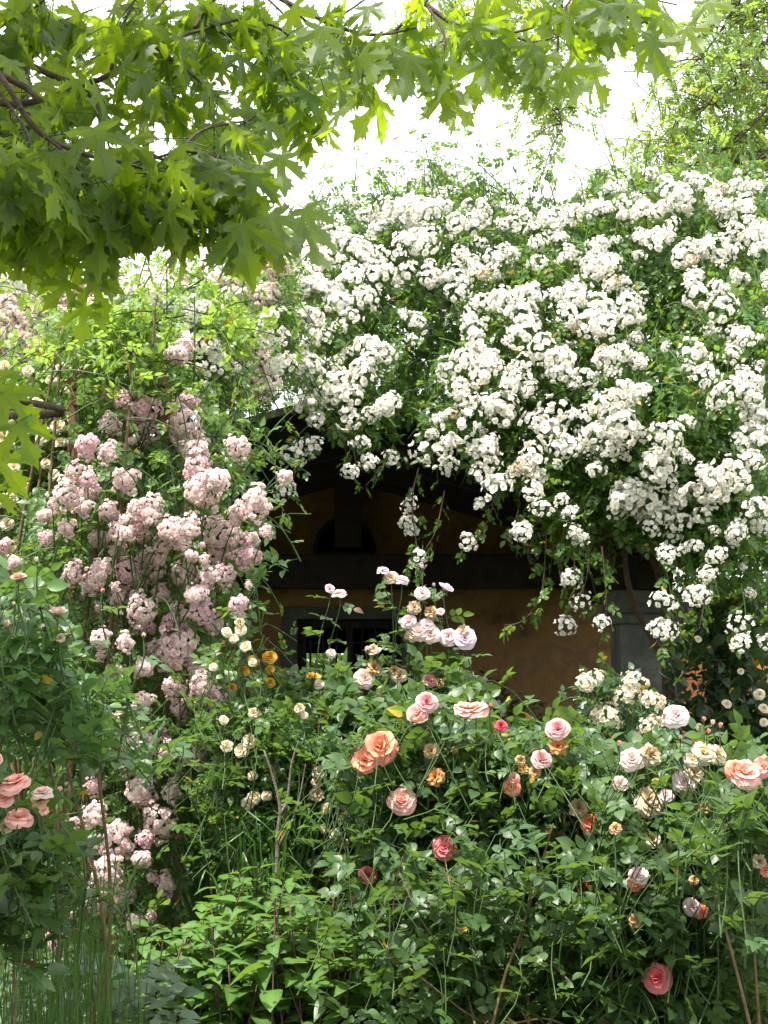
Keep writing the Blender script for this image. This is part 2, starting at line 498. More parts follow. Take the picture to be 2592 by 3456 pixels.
def t_maple(seed):
    r = random.Random(seed)
    half = [(0.05, -0.025), (0.19, -0.075), (0.30, -0.055), (0.39, -0.12), (0.385, -0.035), (0.50, -0.03), (0.39, 0.045), (0.26, 0.07), (0.175, 0.11),
            (0.35, 0.165), (0.44, 0.145), (0.455, 0.235), (0.575, 0.235), (0.53, 0.335), (0.675, 0.40), (0.575, 0.435), (0.685, 0.615), (0.52, 0.525), (0.475, 0.60), (0.39, 0.48), (0.25, 0.36), (0.115, 0.25),
            (0.105, 0.40), (0.135, 0.52), (0.265, 0.575), (0.205, 0.645), (0.315, 0.79), (0.19, 0.765), (0.175, 0.845), (0.10, 0.825), (0.065, 0.93)]
    jit = lambda q: (q[0] * (0.92 + r.uniform(-.05, .05)), q[1] + r.uniform(-.018, .018))
    right = [jit(q) for q in half]
    left = [(-x, y) for x, y in [jit(q) for q in half]]
    out = [(0, 0)] + right + [(0, 1.05)] + left[::-1]
    ribs = [((0, 0), (0, 1.05)), ((0, 0), right[16]), ((0, 0), left[16]), ((0, 0), right[5]), ((0, 0), left[5])]
    pts = list(out); edges = [(i, (i + 1) % len(out)) for i in range(len(out))]
    tag_ = {}
    for a, b in ribs:
        d = np.array(b) - np.array(a); nn = np.array((-d[1], d[0])) / np.linalg.norm(d)
        for k in (0.12, 0.3, 0.5, 0.7, 0.86):
            c = np.array(a) + d * k
            tag_[len(pts)] = 1; pts.append(tuple(c))
            w = 0.013 * (1 - 0.6 * k)
            pts.append(tuple(c + nn * w)); pts.append(tuple(c - nn * w))
    res = delaunay_2d_cdt([Vector(p) for p in pts], edges, [], 1, 1e-5)
    vs, fs, orig = res[0], res[2], res[3]
    curl = r.uniform(.05, .40); side = r.uniform(-.1, .25); wob = r.uniform(0, 6)
    V = []; A = []
    for v, og in zip(vs, orig):
        x, y = v.x, v.y
        dmin = 9
        for a, b in ribs:
            b = np.array(b); L = np.linalg.norm(b); d = b / L
            tt = max(0, min(L, x * d[0] + y * d[1]))
            dmin = min(dmin, math.hypot(x - d[0] * tt, y - d[1] * tt))
        z = 0.30 * dmin - curl * y * y - side * x * x + 0.04 * math.sin(7 * x + wob) * (abs(x) + 0.3 * y) + 0.03 * math.sin(9 * y + wob)
        V.append((x, y, z)); A.append(1.0 if any(o in tag_ for o in og) else 0.0)
    F = []
    for f in fs:
        a, b, c = (vs[i] for i in f)
        F.append(tuple(f) if (b - a).cross(c - a) > 0 else tuple(reversed(f)))
    t = Tmpl(); t.add(V, F, 0, A)
    return t.bake()


MAPLE = [t_maple(200 + i) for i in range(7)]

# ------------------------------------------------------------------ flower templates
def petal(grid, ang0, curl, l, w, r0, phi, ruffle, cup, r, tint0, tint1, z0=0.0):
    ns, nt_ = grid
    V = []; A = []; F = []
    rho = r0; z = z0; dt = 1.0 / (nt_ - 1)
    for i in range(nt_):
        t = i * dt
        a = ang0 - curl * t * t
        if i:
            rho += l * dt * math.cos(a); z += l * dt * math.sin(a)
        ww = w * (0.35 + 0.9 * math.sin(PI * min(1, 0.08 + 0.66 * t)))
        if i == nt_ - 1: ww *= 0.78
        for j in range(ns):
            s = -1 + 2 * j / (ns - 1)
            off = s * ww
            rr = rho - cup * s * s * ww
            tip = (0 if i < nt_ - 1 else -0.10 * l * s * s)
            rf = ruffle * r.uniform(-1, 1) * t
            x = (rr + math.cos(a) * tip + rf * 0.6) ; y = off; zz = z + math.sin(a) * tip + rf
            c, sn = math.cos(phi), math.sin(phi)
            V.append((x * c - y * sn, x * sn + y * c, zz)); A.append(max(0, min(1, tint0 + (tint1 - tint0) * t)))
    for i in range(nt_ - 1):
        for j in range(ns - 1):
            a = i * ns + j
            F.append((a, a + 1, a + ns + 1, a + ns))
    return V, F, A


def t_bloom(n=30, open_=1.0, seed=0, grid=(4, 4), ruffle=0.05, W=0.42, sepals=True, size0=0.35, droop_out=0.0):
    """A double rose facing +Z, radius ~1. material 0 petals, 1 green."""
    r = random.Random(seed)
    t = Tmpl()
    for i in range(n):
        q = (i + 0.5) / n                       # 0 heart .. 1 outermost
        phi = i * 2.39996 + r.uniform(-.2, .2)
        a0 = math.radians(88 - (62 * open_) * q ** 0.9 + r.uniform(-6, 6))
        curl = (0.25 + 0.95 * q * open_ + droop_out * max(0, q - 0.6)) * r.uniform(.8, 1.2)
        l = size0 + (0.98 - size0) * q ** 0.6
        V, F, A = petal(grid, a0, curl, l, W * (0.45 + 0.75 * q), 0.03 + 0.16 * q, phi, ruffle, 0.35 * (1 - 0.5 * q), r, q * 0.6, 0.25 + q * 0.8, z0=-0.10 * q)
        t.add(V, F, 0, A)
    if sepals:
        for k in range(5):
            V, F, A = petal((3, 3), math.radians(-5), 0.6, 0.75, 0.12, 0.05, k * 1.2566 + 0.3, 0.0, 0.0, r, 0, 0, z0=-0.14)
            t.add(V, F, 1)
        hip = []
        for zz, rr in ((-0.08, 0.10), (-0.20, 0.16), (-0.34, 0.10), (-0.42, 0.05)):
            hip += [(rr * math.cos(b * PI / 3), rr * math.sin(b * PI / 3), zz) for b in range(6)]
        t.add(hip, [(a * 6 + b, a * 6 + 6 + b, a * 6 + 6 + (b + 1) % 6, a * 6 + (b + 1) % 6) for a in range(3) for b in range(6)], 1)
    return t.bake()


def t_bud(seed=0, n=7):
    r = random.Random(seed)
    t = Tmpl()
    for i in range(n):
        q = (i + 0.5) / n
        V, F, A = petal((4, 4), math.radians(86 - 14 * q), -0.30 + 0.25 * q, 1.35 - 0.1 * q, 0.30 + 0.12 * q, 0.04 + 0.18 * q, i * 2.4, 0.03, 0.6, r, 0.2 * q, 0.5 + 0.5 * q)
        t.add(V, F, 0, A)
    for k in range(5):
        V, F, A = petal((3, 4), math.radians(70), 0.1 + r.uniform(-.2, 1.5), 0.95, 0.16, 0.22, k * 1.2566, 0.0, 0.2, r, 0, 0, z0=-0.02)
        t.add(V, F, 1)
    hip = []
    for zz, rr in ((0.05, 0.26), (-0.15, 0.24), (-0.38, 0.14), (-0.55, 0.06)):
        hip += [(rr * math.cos(b * PI / 3), rr * math.sin(b * PI / 3), zz) for b in range(6)]
    t.add(hip, [(a * 6 + b, a * 6 + 6 + b, a * 6 + 6 + (b + 1) % 6, a * 6 + (b + 1) % 6) for a in range(3) for b in range(6)], 1)
    return t.bake()


def t_floret(n=8, seed=0, open_=1.15, grid=(3, 3), centre=0.2):
    """Small semi-double rambler floret, radius ~1; material 0 petals, 1 stamens."""
    r = random.Random(seed)
    t = Tmpl()
    for i in range(n):
        q = 0.45 + 0.55 * (i + .5) / n
        V, F, A = petal(grid, math.radians(62 - 46 * q * open_ + r.uniform(-10, 10)), 0.5 * q, r.uniform(.8, 1.05), 0.47, 0.05, i * 2 * PI * (2 / 5.0 if n <= 6 else 0.382) + r.uniform(-.15, .15), 0.11, 0.1, r, 0.1, 1.2, z0=-0.06 * q)
        t.add(V, F, 0, A)
    if centre:
        ring = [(centre * math.cos(b * PI / 3), centre * math.sin(b * PI / 3), 0.22) for b in range(6)]
        low = [(0.06 * math.cos(b * PI / 3), 0.06 * math.sin(b * PI / 3), 0.02) for b in range(6)]
        t.add(ring + low + [(0, 0, 0.20)], [(b, (b + 1) % 6, 12) for b in range(6)] + [(b, b + 6, (b + 1) % 6 + 6, (b + 1) % 6) for b in range(6)], 1, [r.random() for _ in range(13)])
    return t.bake()


WFLOR = [t_floret(n_, 300 + i, o_, (3, 3), 0.15) for i, (n_, o_) in enumerate(((5, 1.1), (6, 1.25), (8, 1.15), (5, .75), (9, 1.3), (6, .5)))]
PFLOR = [t_bloom(13 + i, 0.9 + 0.12 * i, 320 + i, (3, 3), 0.06, 0.40, False, 0.45) for i in range(4)]
BLOOM = {
    'full': [t_bloom(34, 1.02, 400 + i, (5, 5), 0.05, 0.44) for i in range(3)],
    'open': [t_bloom(22, 1.25, 410 + i, (5, 5), 0.06, 0.50, True, 0.30, 0.5) for i in range(3)],
    'cup': [t_bloom(20, 0.72, 420 + i, (5, 5), 0.045, 0.46, True, 0.5) for i in range(3)],
    'faded': [t_bloom(26, 1.3, 430 + i, (4, 4), 0.16, 0.30, True, 0.4, 0.9) for i in range(3)],
    'loose': [t_bloom(13 + 2 * i, 1.2, 440 + i, (4, 4), 0.10, 0.50, True, 0.30, 0.4) for i in range(3)],
    'bud': [t_bud(450 + i) for i in range(3)],
}


def dome_points(n, rx, rz, cover, seed):
    """Roughly even points on the upper part of an ellipsoid, normals outward (+Z is the face of the cluster)."""
    r = np.random.default_rng(seed)
    i = np.arange(n) + 0.5
    z = 1 - i / n * cover
    ph = i * 2.39996
    rr = np.sqrt(np.maximum(0, 1 - z * z))
    nn = np.stack((rr * np.cos(ph), rr * np.sin(ph), z), -1) + r.normal(0, .12, (n, 3))
    p = nn * np.array((rx, rx, rz)) * (1 + r.normal(0, .09, (n, 1)))
    return p, unit(nn)


def cluster_proto(kind, seed):
    """A cluster mesh at the origin, facing +Z, in metres."""
    r = np.random.default_rng(seed)
    mb = MB()
    if kind == 'white':
        n = int(r.integers(17, 34)); p, nn = dome_points(n, 0.072, 0.055, 1.15, seed)
        p[:, 1] *= r.uniform(.75, 1.5); p += r.normal(0, .008, p.shape)
        sz = r.uniform(.018, .028, n); tm = WFLOR
    else:
        n = int(r.integers(62, 88)); p, nn = dome_points(n, 0.052, 0.058, 1.55, seed)
        lump = 1 + 0.28 * np.sin(p[:, :1] * 60 + seed) * np.cos(p[:, 1:2] * 55)
        p = p * lump; p[:, 1] *= r.uniform(.85, 1.5); p[:, 0] *= r.uniform(.85, 1.2)
        sz = r.uniform(.0140, .0190, n); tm = PFLOR
    R = frames(np.cross(nn, r.normal(0, 1, (n, 3))), nn)
    pick = r.integers(0, len(tm), n)
    for k in range(len(tm)):
        q = pick == k
        mb.inst(tm[k], p[q], R[q], sz[q])
    base = np.array((0, 0, -0.06))
    for k in range(n):                       # pedicels
        mb.tube([base, (base + p[k]) / 2 + np.array((0, 0, -.008)), p[k] - nn[k] * 0.002], [0.0014, 0.001, 0.0009], 3, 2, False)
    return mb


def protos(kind, n, mats, seed):
    out = []
    for i in range(n):
        o = cluster_proto(kind, seed + i).build('flower_cluster', mats)
        COL.objects.unlink(o)                # kept only as the source of copies
        out.append(o)
    return out


def raw_mesh(o):
    src = o.data
    n = len(src.vertices); co = np.zeros(n * 3, np.float32); src.vertices.foreach_get('co', co)
    li = np.zeros(len(src.loops), np.int32); src.loops.foreach_get('vertex_index', li)
    lt = np.zeros(len(src.polygons), np.int32); src.polygons.foreach_get('loop_total', lt)
    mi = np.zeros(len(src.polygons), np.int32); src.polygons.foreach_get('material_index', mi)
    aa = np.zeros(n, np.float32); src.attributes['tint'].data.foreach_get('value', aa)
    return co.reshape(-1, 3), li, lt, mi, aa


def face_frames(n, toward, spread, r):
    z = unit(np.asarray(toward, float) + r.normal(0, spread, (n, 3)))
    return frames(np.cross(z, r.normal(0, 1, (n, 3))), z)


# ------------------------------------------------------------------ plant building
def in_poly(u, v, poly):
    c = np.zeros(len(u), bool); j = len(poly) - 1
    for i in range(len(poly)):
        xi, yi = poly[i]; xj, yj = poly[j]
        m = ((yi > v) != (yj > v)) & (u < (xj - xi) * (v - yi) / (yj - yi + 1e-12) + xi)
        c ^= m; j = i
    return c


def sample_poly(poly, n, r):
    us = [p[0] for p in poly]; vs = [p[1] for p in poly]
    out = np.zeros((0, 2))
    while len(out) < n:
        u = r.uniform(min(us), max(us), n * 3); v = r.uniform(min(vs), max(vs), n * 3)
        k = in_poly(u, v, poly)
        out = np.concatenate((out, np.stack((u[k], v[k]), -1)))
    return out[:n]


def S(pts, k=1.5625):
    """Coordinates read off the 1659-wide view, in photo pixels."""
    return [tuple(q * k for q in p) for p in pts]


def curve_pts(a, b, sag, n=6, side=None):
    a = np.asarray(a, float); b = np.asarray(b, float)
    t = np.linspace(0, 1, n)[:, None]
    p = a + (b - a) * t
    bump = (4 * t * (1 - t))
    p = p + bump * np.array((0, 0, 1.0)) * sag
    if side is not None:
        p = p + bump * np.asarray(side)
    return p


def smooth_path(pts, n):
    pts = np.asarray(pts, float)
    k = len(pts)
    t = np.linspace(0, k - 1, n)
    out = []
    for q in t:
        i = min(int(q), k - 2); f = q - i
        p0 = pts[max(i - 1, 0)]; p1 = pts[i]; p2 = pts[i + 1]; p3 = pts[min(i + 2, k - 1)]
        out.append(0.5 * ((2 * p1) + (-p0 + p2) * f + (2 * p0 - 5 * p1 + 4 * p2 - p3) * f * f + (-p0 + 3 * p1 - 3 * p2 + p3) * f ** 3))
    return np.array(out)


OPEN_FLOWERS = []
LATER = []


def leaves_later(L, name, mat, parent):
    LATER.append((L, name, mat, parent))


class Leaves:
    def __init__(s, tm, r):
        s.tm = tm; s.r = r; s.p = []; s.d = []; s.n = []; s.s = []

    def add(s, p, d, n, sc):
        s.p.append(np.atleast_2d(p)); s.d.append(np.atleast_2d(d)); s.n.append(np.atleast_2d(n)); s.s.append(np.atleast_1d(sc))

    def into(s, mb):
        if not s.p: return
        p = np.concatenate(s.p); d = np.concatenate(s.d); n = np.concatenate(s.n); sc = np.concatenate(s.s)
        c = p + unit(d) * (sc * .55)[:, None]
        keep = np.ones(len(p), bool)
        for bp, br, reach in OPEN_FLOWERS:               # open flowers push through the leaves instead of sitting under them
            w = c - bp
            f = unit(np.array((0, 0, CAM_H)) - bp)
            t = w @ f
            keep &= ~((t > -0.02) & (t < reach) & (np.linalg.norm(w - t[:, None] * f, axis=1) < br * .9 + .22 * sc))
        p, d, n, sc = p[keep], d[keep], n[keep], sc[keep]
        R = frames(d, n)
        pick = s.r.integers(0, len(s.tm), len(p))
        for k in range(len(s.tm)):
            q = pick == k
            mb.inst(s.tm[k], p[q], R[q], sc[q])


def shoot_leaves(L, pts, t0, spacing, size, r, up=0.8, droop=0.25, along=0.45, jit=0.45):
    """Leaves spiralling along a shoot, held out from it."""
    pts = np.asarray(pts); seg = np.linalg.norm(np.diff(pts, axis=0), axis=1); cum = np.concatenate(([0], np.cumsum(seg))); tot = cum[-1]
    n = max(2, int(tot * (1 - t0) / spacing))
    d = np.linspace(t0 * tot, tot, n)
    p = np.stack([np.interp(d, cum, pts[:, k]) for k in range(3)], -1)
    tan = unit(np.gradient(p, axis=0)) if n > 1 else np.array([[0, 0, 1.0]])
    ph = r.uniform(0, 6.28) + np.arange(n) * 2.4 + r.normal(0, .3, n)
    a = unit(np.cross(tan, np.array((0.31, 0.2, 0.9)) + r.normal(0, .1, 3))); b = np.cross(tan, a)
    out = a * np.cos(ph)[:, None] + b * np.sin(ph)[:, None]
    dirs = unit(out + tan * along + np.array((0, 0, -droop)) + r.normal(0, .18, (n, 3)))
    nor = np.array((0, 0, up)) + tan * 0.25 + r.normal(0, jit, (n, 3))
    L.add(p, dirs, nor, size * r.uniform(.65, 1.15, n))


def shrub_shoots(mb_stem, L, poly, Y, n, r, length, spacing, size, up=(0, 0, 1), base=None, spread=0.5, rad=0.0014, t0=0.15, lean=(0, 0), **kw):
    """n leafy shoots whose tips fill an image polygon between two depths."""
    uv = sample_poly(poly, n, r)
    yy = r.uniform(Y[0], Y[1], n)
    tips = PV(uv[:, 0], uv[:, 1], yy)
    for k in range(n):
        d = unit(np.array(up, float) + np.array((r.normal(lean[0], spread), r.normal(lean[1], spread), r.normal(0, .2))))
        ln = length * r.uniform(.6, 1.3)
        st = tips[k] - d * ln
        pts = curve_pts(st, tips[k], r.uniform(-.02, .06) * ln / .3, 5, r.normal(0, .02, 3))
        mb_stem.tube(pts, np.linspace(rad * 1.5, rad * 0.6, 5), 4, 0, False)
        shoot_leaves(L, pts, t0, spacing, size, r, **kw)
        if base is not None and r.random() < base[1]:
            b = np.array(base[0]) + np.array((r.normal(0, base[2]), r.normal(0, base[2]), 0))
            mid = (b + st) / 2 + r.normal(0, .05, 3)
            mb_stem.tube(smooth_path([b, mid, st], 7), np.linspace(base[3], rad * 1.5, 7), 5, 1, False)
    return tips


def bloom_part(parent, kind, mat, pos, R, size, seed, part_name='bloom', label=None):
    tm = BLOOM[kind][seed % 3]
    mb = MB()
    mb.inst(tm, np.array([pos]), np.array([R]), np.array([size]))
    mats = [mat, M_GREENSTEM]
    return mb.build(part_name, mats, parent, label=label)


def blooms(parent, items, mb_stem, L, r, cane_from, leaf_size, stem_rad=0.0019, leafy=0.15, spacing=0.055):
    """items: (u, v, Y, diameter px, kind, material, face) - a bloom on its own stem."""
    for k, it in enumerate(items):
        u, v, Y, px, kind, mat = it[:6]
        face = it[6] if len(it) > 6 else None
        pos = P(u, v, Y)
        rad = px * Y / FPX / 2
        if kind == 'bud':
            z = np.array((r.normal(0, .2), r.normal(-.1, .2), 1.0)); rad *= 1.15
        elif face == 'side':
            z = np.array((r.normal(0, .25), -0.35, 0.95))
        elif face == 'up':
            z = np.array((r.normal(0, .2), -0.15, 1.0))
        else:
            z = np.array((r.normal(0, .30), -1.0, 0.55 + r.normal(0, .15)))
        z = unit(z)
        R = frames(np.cross(z, r.normal(0, 1, 3))[None], z[None])[0]
        OPEN_FLOWERS.append((pos, rad, .9))
        nm = {'bud': 'bud', 'faded': 'faded_bloom'}.get(kind, 'bloom')
        bloom_part(parent, kind, mat, pos, R, rad * (1.0 if kind != 'bud' else 0.9), k, nm)
        if mb_stem is not None and cane_from is not None:
            b = np.array(cane_from(pos, r))
            neck = pos - z * rad * 0.35
            mid = (b + neck) / 2 + np.array((r.normal(0, .02), r.normal(0, .02), 0.02))
            pts = smooth_path([b, mid, neck - np.array((0, 0, .05)) * (1 if z[2] > .2 else .6), neck], 9)
            mb_stem.tube(pts, np.linspace(stem_rad * 1.5, stem_rad * .8, 9), 5, 0, False)
            if L is not None:
                shoot_leaves(L, pts[:7], leafy, spacing, leaf_size, r)


def below(dx=0.05, dz=0.35):
    return lambda pos, r: pos + np.array((r.normal(0, dx), r.uniform(-.02, .12), -dz * r.uniform(.7, 1.2)))


exec_order = []
# ================================================================== SETTING
m, nt, out = new_mat('soil')
f1 = noise(nt, 0.7, 5.0); f2 = noise(nt, 14.0, 6.0)
c = mixcol(nt, ramp(nt, f1, [(0.42, (0, 0, 0)), (0.6, (1, 1, 1))]), ramp(nt, f2, [(0.3, (0.035, 0.025, 0.016)), (0.7, (0.09, 0.065, 0.04))]), ramp(nt, f2, [(0.3, (0.03, 0.05, 0.015)), (0.7, (0.06, 0.10, 0.03))]))
pr = N(nt, 'ShaderNodeBsdfPrincipled'); nt.links.new(c, pr.inputs['Base Color']); pr.inputs['Roughness'].default_value = 0.95
bn = N(nt, 'ShaderNodeBump'); bn.inputs['Distance'].default_value = 0.03; nt.links.new(f2, bn.inputs['Height']); nt.links.new(bn.outputs[0], pr.inputs['Normal'])
nt.links.new(pr.outputs[0], out.inputs['Surface'])
M_SOIL = m
g = MB()
xs = np.concatenate(([-600, -60, -20], np.linspace(-8, 8, 65), [20, 60, 600])); ys = np.concatenate(([-600, -40], np.linspace(-3, 16, 77), [30, 80, 900]))
X, Yg = np.meshgrid(xs, ys)
Z = 0.05 * np.sin(X * 2.1 + 1) * np.cos(Yg * 1.7) + 0.03 * np.sin(X * 5.3) * np.sin(Yg * 4.1)
Z = Z * ((abs(X) < 9) & (Yg > -4) & (Yg < 8.6))
Z[(Yg >= 8.6) | (abs(X) > 9)] = -0.02
V = np.stack((X, Yg, Z), -1).reshape(-1, 3); nx, ny = len(xs), len(ys)
i = np.arange(ny - 1)[:, None] * nx + np.arange(nx - 1)[None]
g.raw(V, np.stack((i, i + 1, i + nx + 1, i + nx), -1).reshape(-1), [4] * i.size, [0] * i.size)
go = g.build('ground', M_SOIL); go['kind'] = 'structure'

# ================================================================== PORCH BUILDING
M_OCHRE = surf_mat('ochre_plaster', [(0.30, (0.05, 0.027, 0.011)), (0.42, (0.14, 0.080, 0.028)), (0.52, (0.165, 0.098, 0.036)), (0.57, (0.12, 0.074, 0.033)), (0.70, (0.23, 0.145, 0.058))], 2.6, 0.92, 0.5, 14, 26)
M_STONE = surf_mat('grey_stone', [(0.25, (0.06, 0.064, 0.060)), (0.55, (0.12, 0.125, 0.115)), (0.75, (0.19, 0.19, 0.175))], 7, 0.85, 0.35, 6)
M_DARKSTONE = surf_mat('shaded_grey_stone', [(0.25, (0.03, 0.033, 0.030)), (0.6, (0.055, 0.06, 0.053)), (0.8, (0.075, 0.078, 0.07))], 7, 0.85, 0.35, 6)  # the grey stone again, porch shade put into a darker colour
M_OLDWOOD = surf_mat('dark_timber', [(0.3, (0.008, 0.006, 0.005)), (0.7, (0.024, 0.017, 0.012))], 9, 0.8, 0.4)
M_TILE = surf_mat('terracotta', [(0.3, (0.22, 0.09, 0.045)), (0.7, (0.40, 0.19, 0.10))], 8, 0.9, 0.4)
M_IRON = surf_mat('black_iron', [(0.3, (0.012, 0.012, 0.012)), (0.7, (0.03, 0.028, 0.026))], 20, 0.55, 0.2)
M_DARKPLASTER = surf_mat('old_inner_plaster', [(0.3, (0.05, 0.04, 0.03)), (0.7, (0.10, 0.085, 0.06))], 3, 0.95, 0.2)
M_FLOORSTONE = surf_mat('flagstone', [(0.3, (0.07, 0.06, 0.05)), (0.7, (0.14, 0.12, 0.10))], 4, 0.85, 0.3)
M_ORANGE = surf_mat('orange_plaster', [(0.3, (0.46, 0.17, 0.06)), (0.7, (0.60, 0.26, 0.10))], 3, 0.9, 0.25)

WY = 12.0                                             # face of the porch wall
wx = lambda u, Y=WY: P(u, 2250, Y)[0]
wz = lambda v, Y=WY: P(1296, v, Y)[2]
ridge_x = wx(1185); ridge_z = wz(1565); slope = 0.28
roof_z = lambda x: ridge_z - slope * abs(x - ridge_x)
XL, XR = -3.2, 2.3
porch = thing('garden_porch', 'open gabled porch with ochre wall and barred window, buried in roses', 'building', (ridge_x, WY, 0))
# wall with window and half-round opening: built as strips round the openings
w_l, w_r, w_b, w_t = wx(985), wx(1372), wz(2490), wz(2090)
l_c, l_r, l_z = wx(1162), (wx(1262) - wx(1060)) / 2, wz(1862)
mb = MB()
mb.prism([(XL, -0.05), (w_l, -0.05), (w_l, roof_z(w_l)), (XL, roof_z(XL))], WY, WY + 0.35)
mb.prism([(w_l, -0.05), (w_r, -0.05), (w_r, w_b), (w_l, w_b)], WY, WY + 0.35)
arc = [(l_c + l_r * math.cos(a), l_z + l_r * 1.12 * math.sin(a)) for a in np.linspace(PI, 0, 15)]
mb.prism([(w_l, w_t), (w_r, w_t), (w_r, l_z), (w_l, l_z)], WY, WY + 0.35)
mb.prism([(w_l, l_z), (l_c - l_r, l_z)] + arc[1:8] + [(arc[7][0], ridge_z - 0.02), (w_l, roof_z(w_l))], WY, WY + 0.35)
mb.prism([(l_c + l_r, l_z), (w_r, l_z), (w_r, roof_z(w_r)), (arc[7][0], ridge_z - 0.02)] + arc[7:14], WY, WY + 0.35)
mb.prism([(w_r, -0.05), (XR, -0.05), (XR, roof_z(XR)), (w_r, roof_z(w_r))], WY, WY + 0.35)
mb.build('wall', M_OCHRE, porch, smooth=False)
# room behind, with an opening to a sunny yard low on its far side
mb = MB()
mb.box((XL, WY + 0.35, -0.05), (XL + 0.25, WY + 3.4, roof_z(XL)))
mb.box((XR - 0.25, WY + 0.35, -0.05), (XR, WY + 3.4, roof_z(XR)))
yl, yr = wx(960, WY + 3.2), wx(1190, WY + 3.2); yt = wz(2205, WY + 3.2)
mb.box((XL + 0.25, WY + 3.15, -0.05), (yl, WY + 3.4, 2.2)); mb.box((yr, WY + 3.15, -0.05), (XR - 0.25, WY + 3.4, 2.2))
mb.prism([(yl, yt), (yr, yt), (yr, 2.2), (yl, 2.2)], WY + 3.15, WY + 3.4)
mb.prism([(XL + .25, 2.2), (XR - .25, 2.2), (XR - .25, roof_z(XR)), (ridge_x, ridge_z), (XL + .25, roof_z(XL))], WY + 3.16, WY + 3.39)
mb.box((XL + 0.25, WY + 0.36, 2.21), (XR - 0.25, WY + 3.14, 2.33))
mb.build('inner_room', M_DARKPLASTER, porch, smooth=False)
mb = MB(); mb.box((XL, 9.0, -0.12), (XR, WY + 3.4, 0.02)); mb.build('porch_floor', M_FLOORSTONE, porch, smooth=False)
# window: stone frame, timber sash, iron bars
win = MB()
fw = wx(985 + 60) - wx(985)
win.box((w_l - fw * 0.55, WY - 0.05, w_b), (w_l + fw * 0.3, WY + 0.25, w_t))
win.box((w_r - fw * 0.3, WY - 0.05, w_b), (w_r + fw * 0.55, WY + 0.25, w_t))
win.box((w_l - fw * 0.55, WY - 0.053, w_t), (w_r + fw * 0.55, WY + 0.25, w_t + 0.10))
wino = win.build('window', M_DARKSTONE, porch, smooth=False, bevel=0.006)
s_ = MB(); s_.box((w_l - fw, WY - 0.10, w_b - 0.08), (w_r + fw, WY + 0.2, w_b)); s_.build('sill', M_TILE, wino, smooth=False, bevel=0.006)
s_ = MB()
a0, a1 = w_l + fw * 0.3, w_r - fw * 0.3
s_.box((a0, WY + 0.10, w_b), (a0 + 0.07, WY + 0.17, w_t)); s_.box((a1 - 0.07, WY + 0.10, w_b), (a1, WY + 0.17, w_t)); s_.box((a0 + .07, WY + 0.10, w_t - 0.07), (a1 - .07, WY + 0.17, w_t))
s_.box(((a0 + a1) / 2 - 0.03, WY + 0.10, w_b), ((a0 + a1) / 2 + 0.03, WY + 0.17, w_t - .07))
s_.build('sash', M_OLDWOOD, wino, smooth=False)
s_ = MB()
for k in range(1, 8):
    x = a0 + (a1 - a0) * k / 8
    s_.tube([(x, WY + 0.02, w_b), (x, WY + 0.02, w_t)], 0.009, 6)
for k in range(1, 5):
    z = w_b + (w_t - w_b) * k / 5
    s_.tube([(a0, WY + 0.036, z), (a1, WY + 0.036, z)], 0.008, 6)
s_.build('iron_bars', M_IRON, wino)
# lunette: timber surround, dark shutter board and post before it
s_ = MB()
for k in range(14):
    p, q = arc[k], arc[k + 1]
    s_.beam((p[0], WY + 0.06, p[1]), (q[0], WY + 0.06, q[1]), 0.16, 0.035)
s_.box((l_c - l_r, WY - 0.02, l_z - 0.035), (l_c + l_r, WY + 0.14, l_z))
lun = s_.build('half_round_window', M_OLDWOOD, porch, smooth=False)
s_ = MB(); s_.box((l_c - l_r * 0.45, WY + 0.10, l_z), (l_c - l_r * 0.40, WY + 0.14, l_z + l_r * .95)); s_.box((l_c + l_r * 0.40, WY + 0.10, l_z), (l_c + l_r * 0.45, WY + 0.14, l_z + l_r * .95)); s_.build('glazing_bar', M_OLDWOOD, lun, smooth=False)
# truss in front of the wall
bz0, bz1 = wz(1985, WY - .4), wz(1872, WY - .4)
t_ = MB(); t_.box((XL, WY - 0.46, bz0), (XR, WY - 0.20, bz1)); t_.build('tie_beam', M_OLDWOOD, porch, smooth=False, bevel=0.01)
t_ = MB(); kx0, kx1 = P(1130, 1700, WY - .3)[0], P(1222, 1700, WY - .3)[0]
t_.box((kx0, WY - 0.40, l_z + 0.005), (kx1, WY - 0.22, ridge_z - 0.05)); t_.build('king_post', M_OLDWOOD, porch, smooth=False, bevel=0.01)
for s in (-1, 1):
    for yy in (9.25, 10.2, 11.1, WY - 0.33):
        xe = XL if s < 0 else XR
        t_ = MB(); t_.beam((ridge_x + s * 0.02, yy, ridge_z - 0.13), (xe, yy, roof_z(xe) - 0.13), 0.10, 0.14); t_.build('rafter', M_OLDWOOD, porch, smooth=False)
bz = P(1296, 1990, 9.3)[2]
t_ = MB(); t_.box((XL, 9.25, bz), (XL + 0.20, WY - .46, bz + 0.22)); t_.build('wall_plate', M_OLDWOOD, porch, smooth=False)
t_ = MB(); t_.box((1.67, 9.25, bz), (1.87, WY - .46, bz + 0.2)); t_.build('wall_plate', M_OLDWOOD, porch, smooth=False)
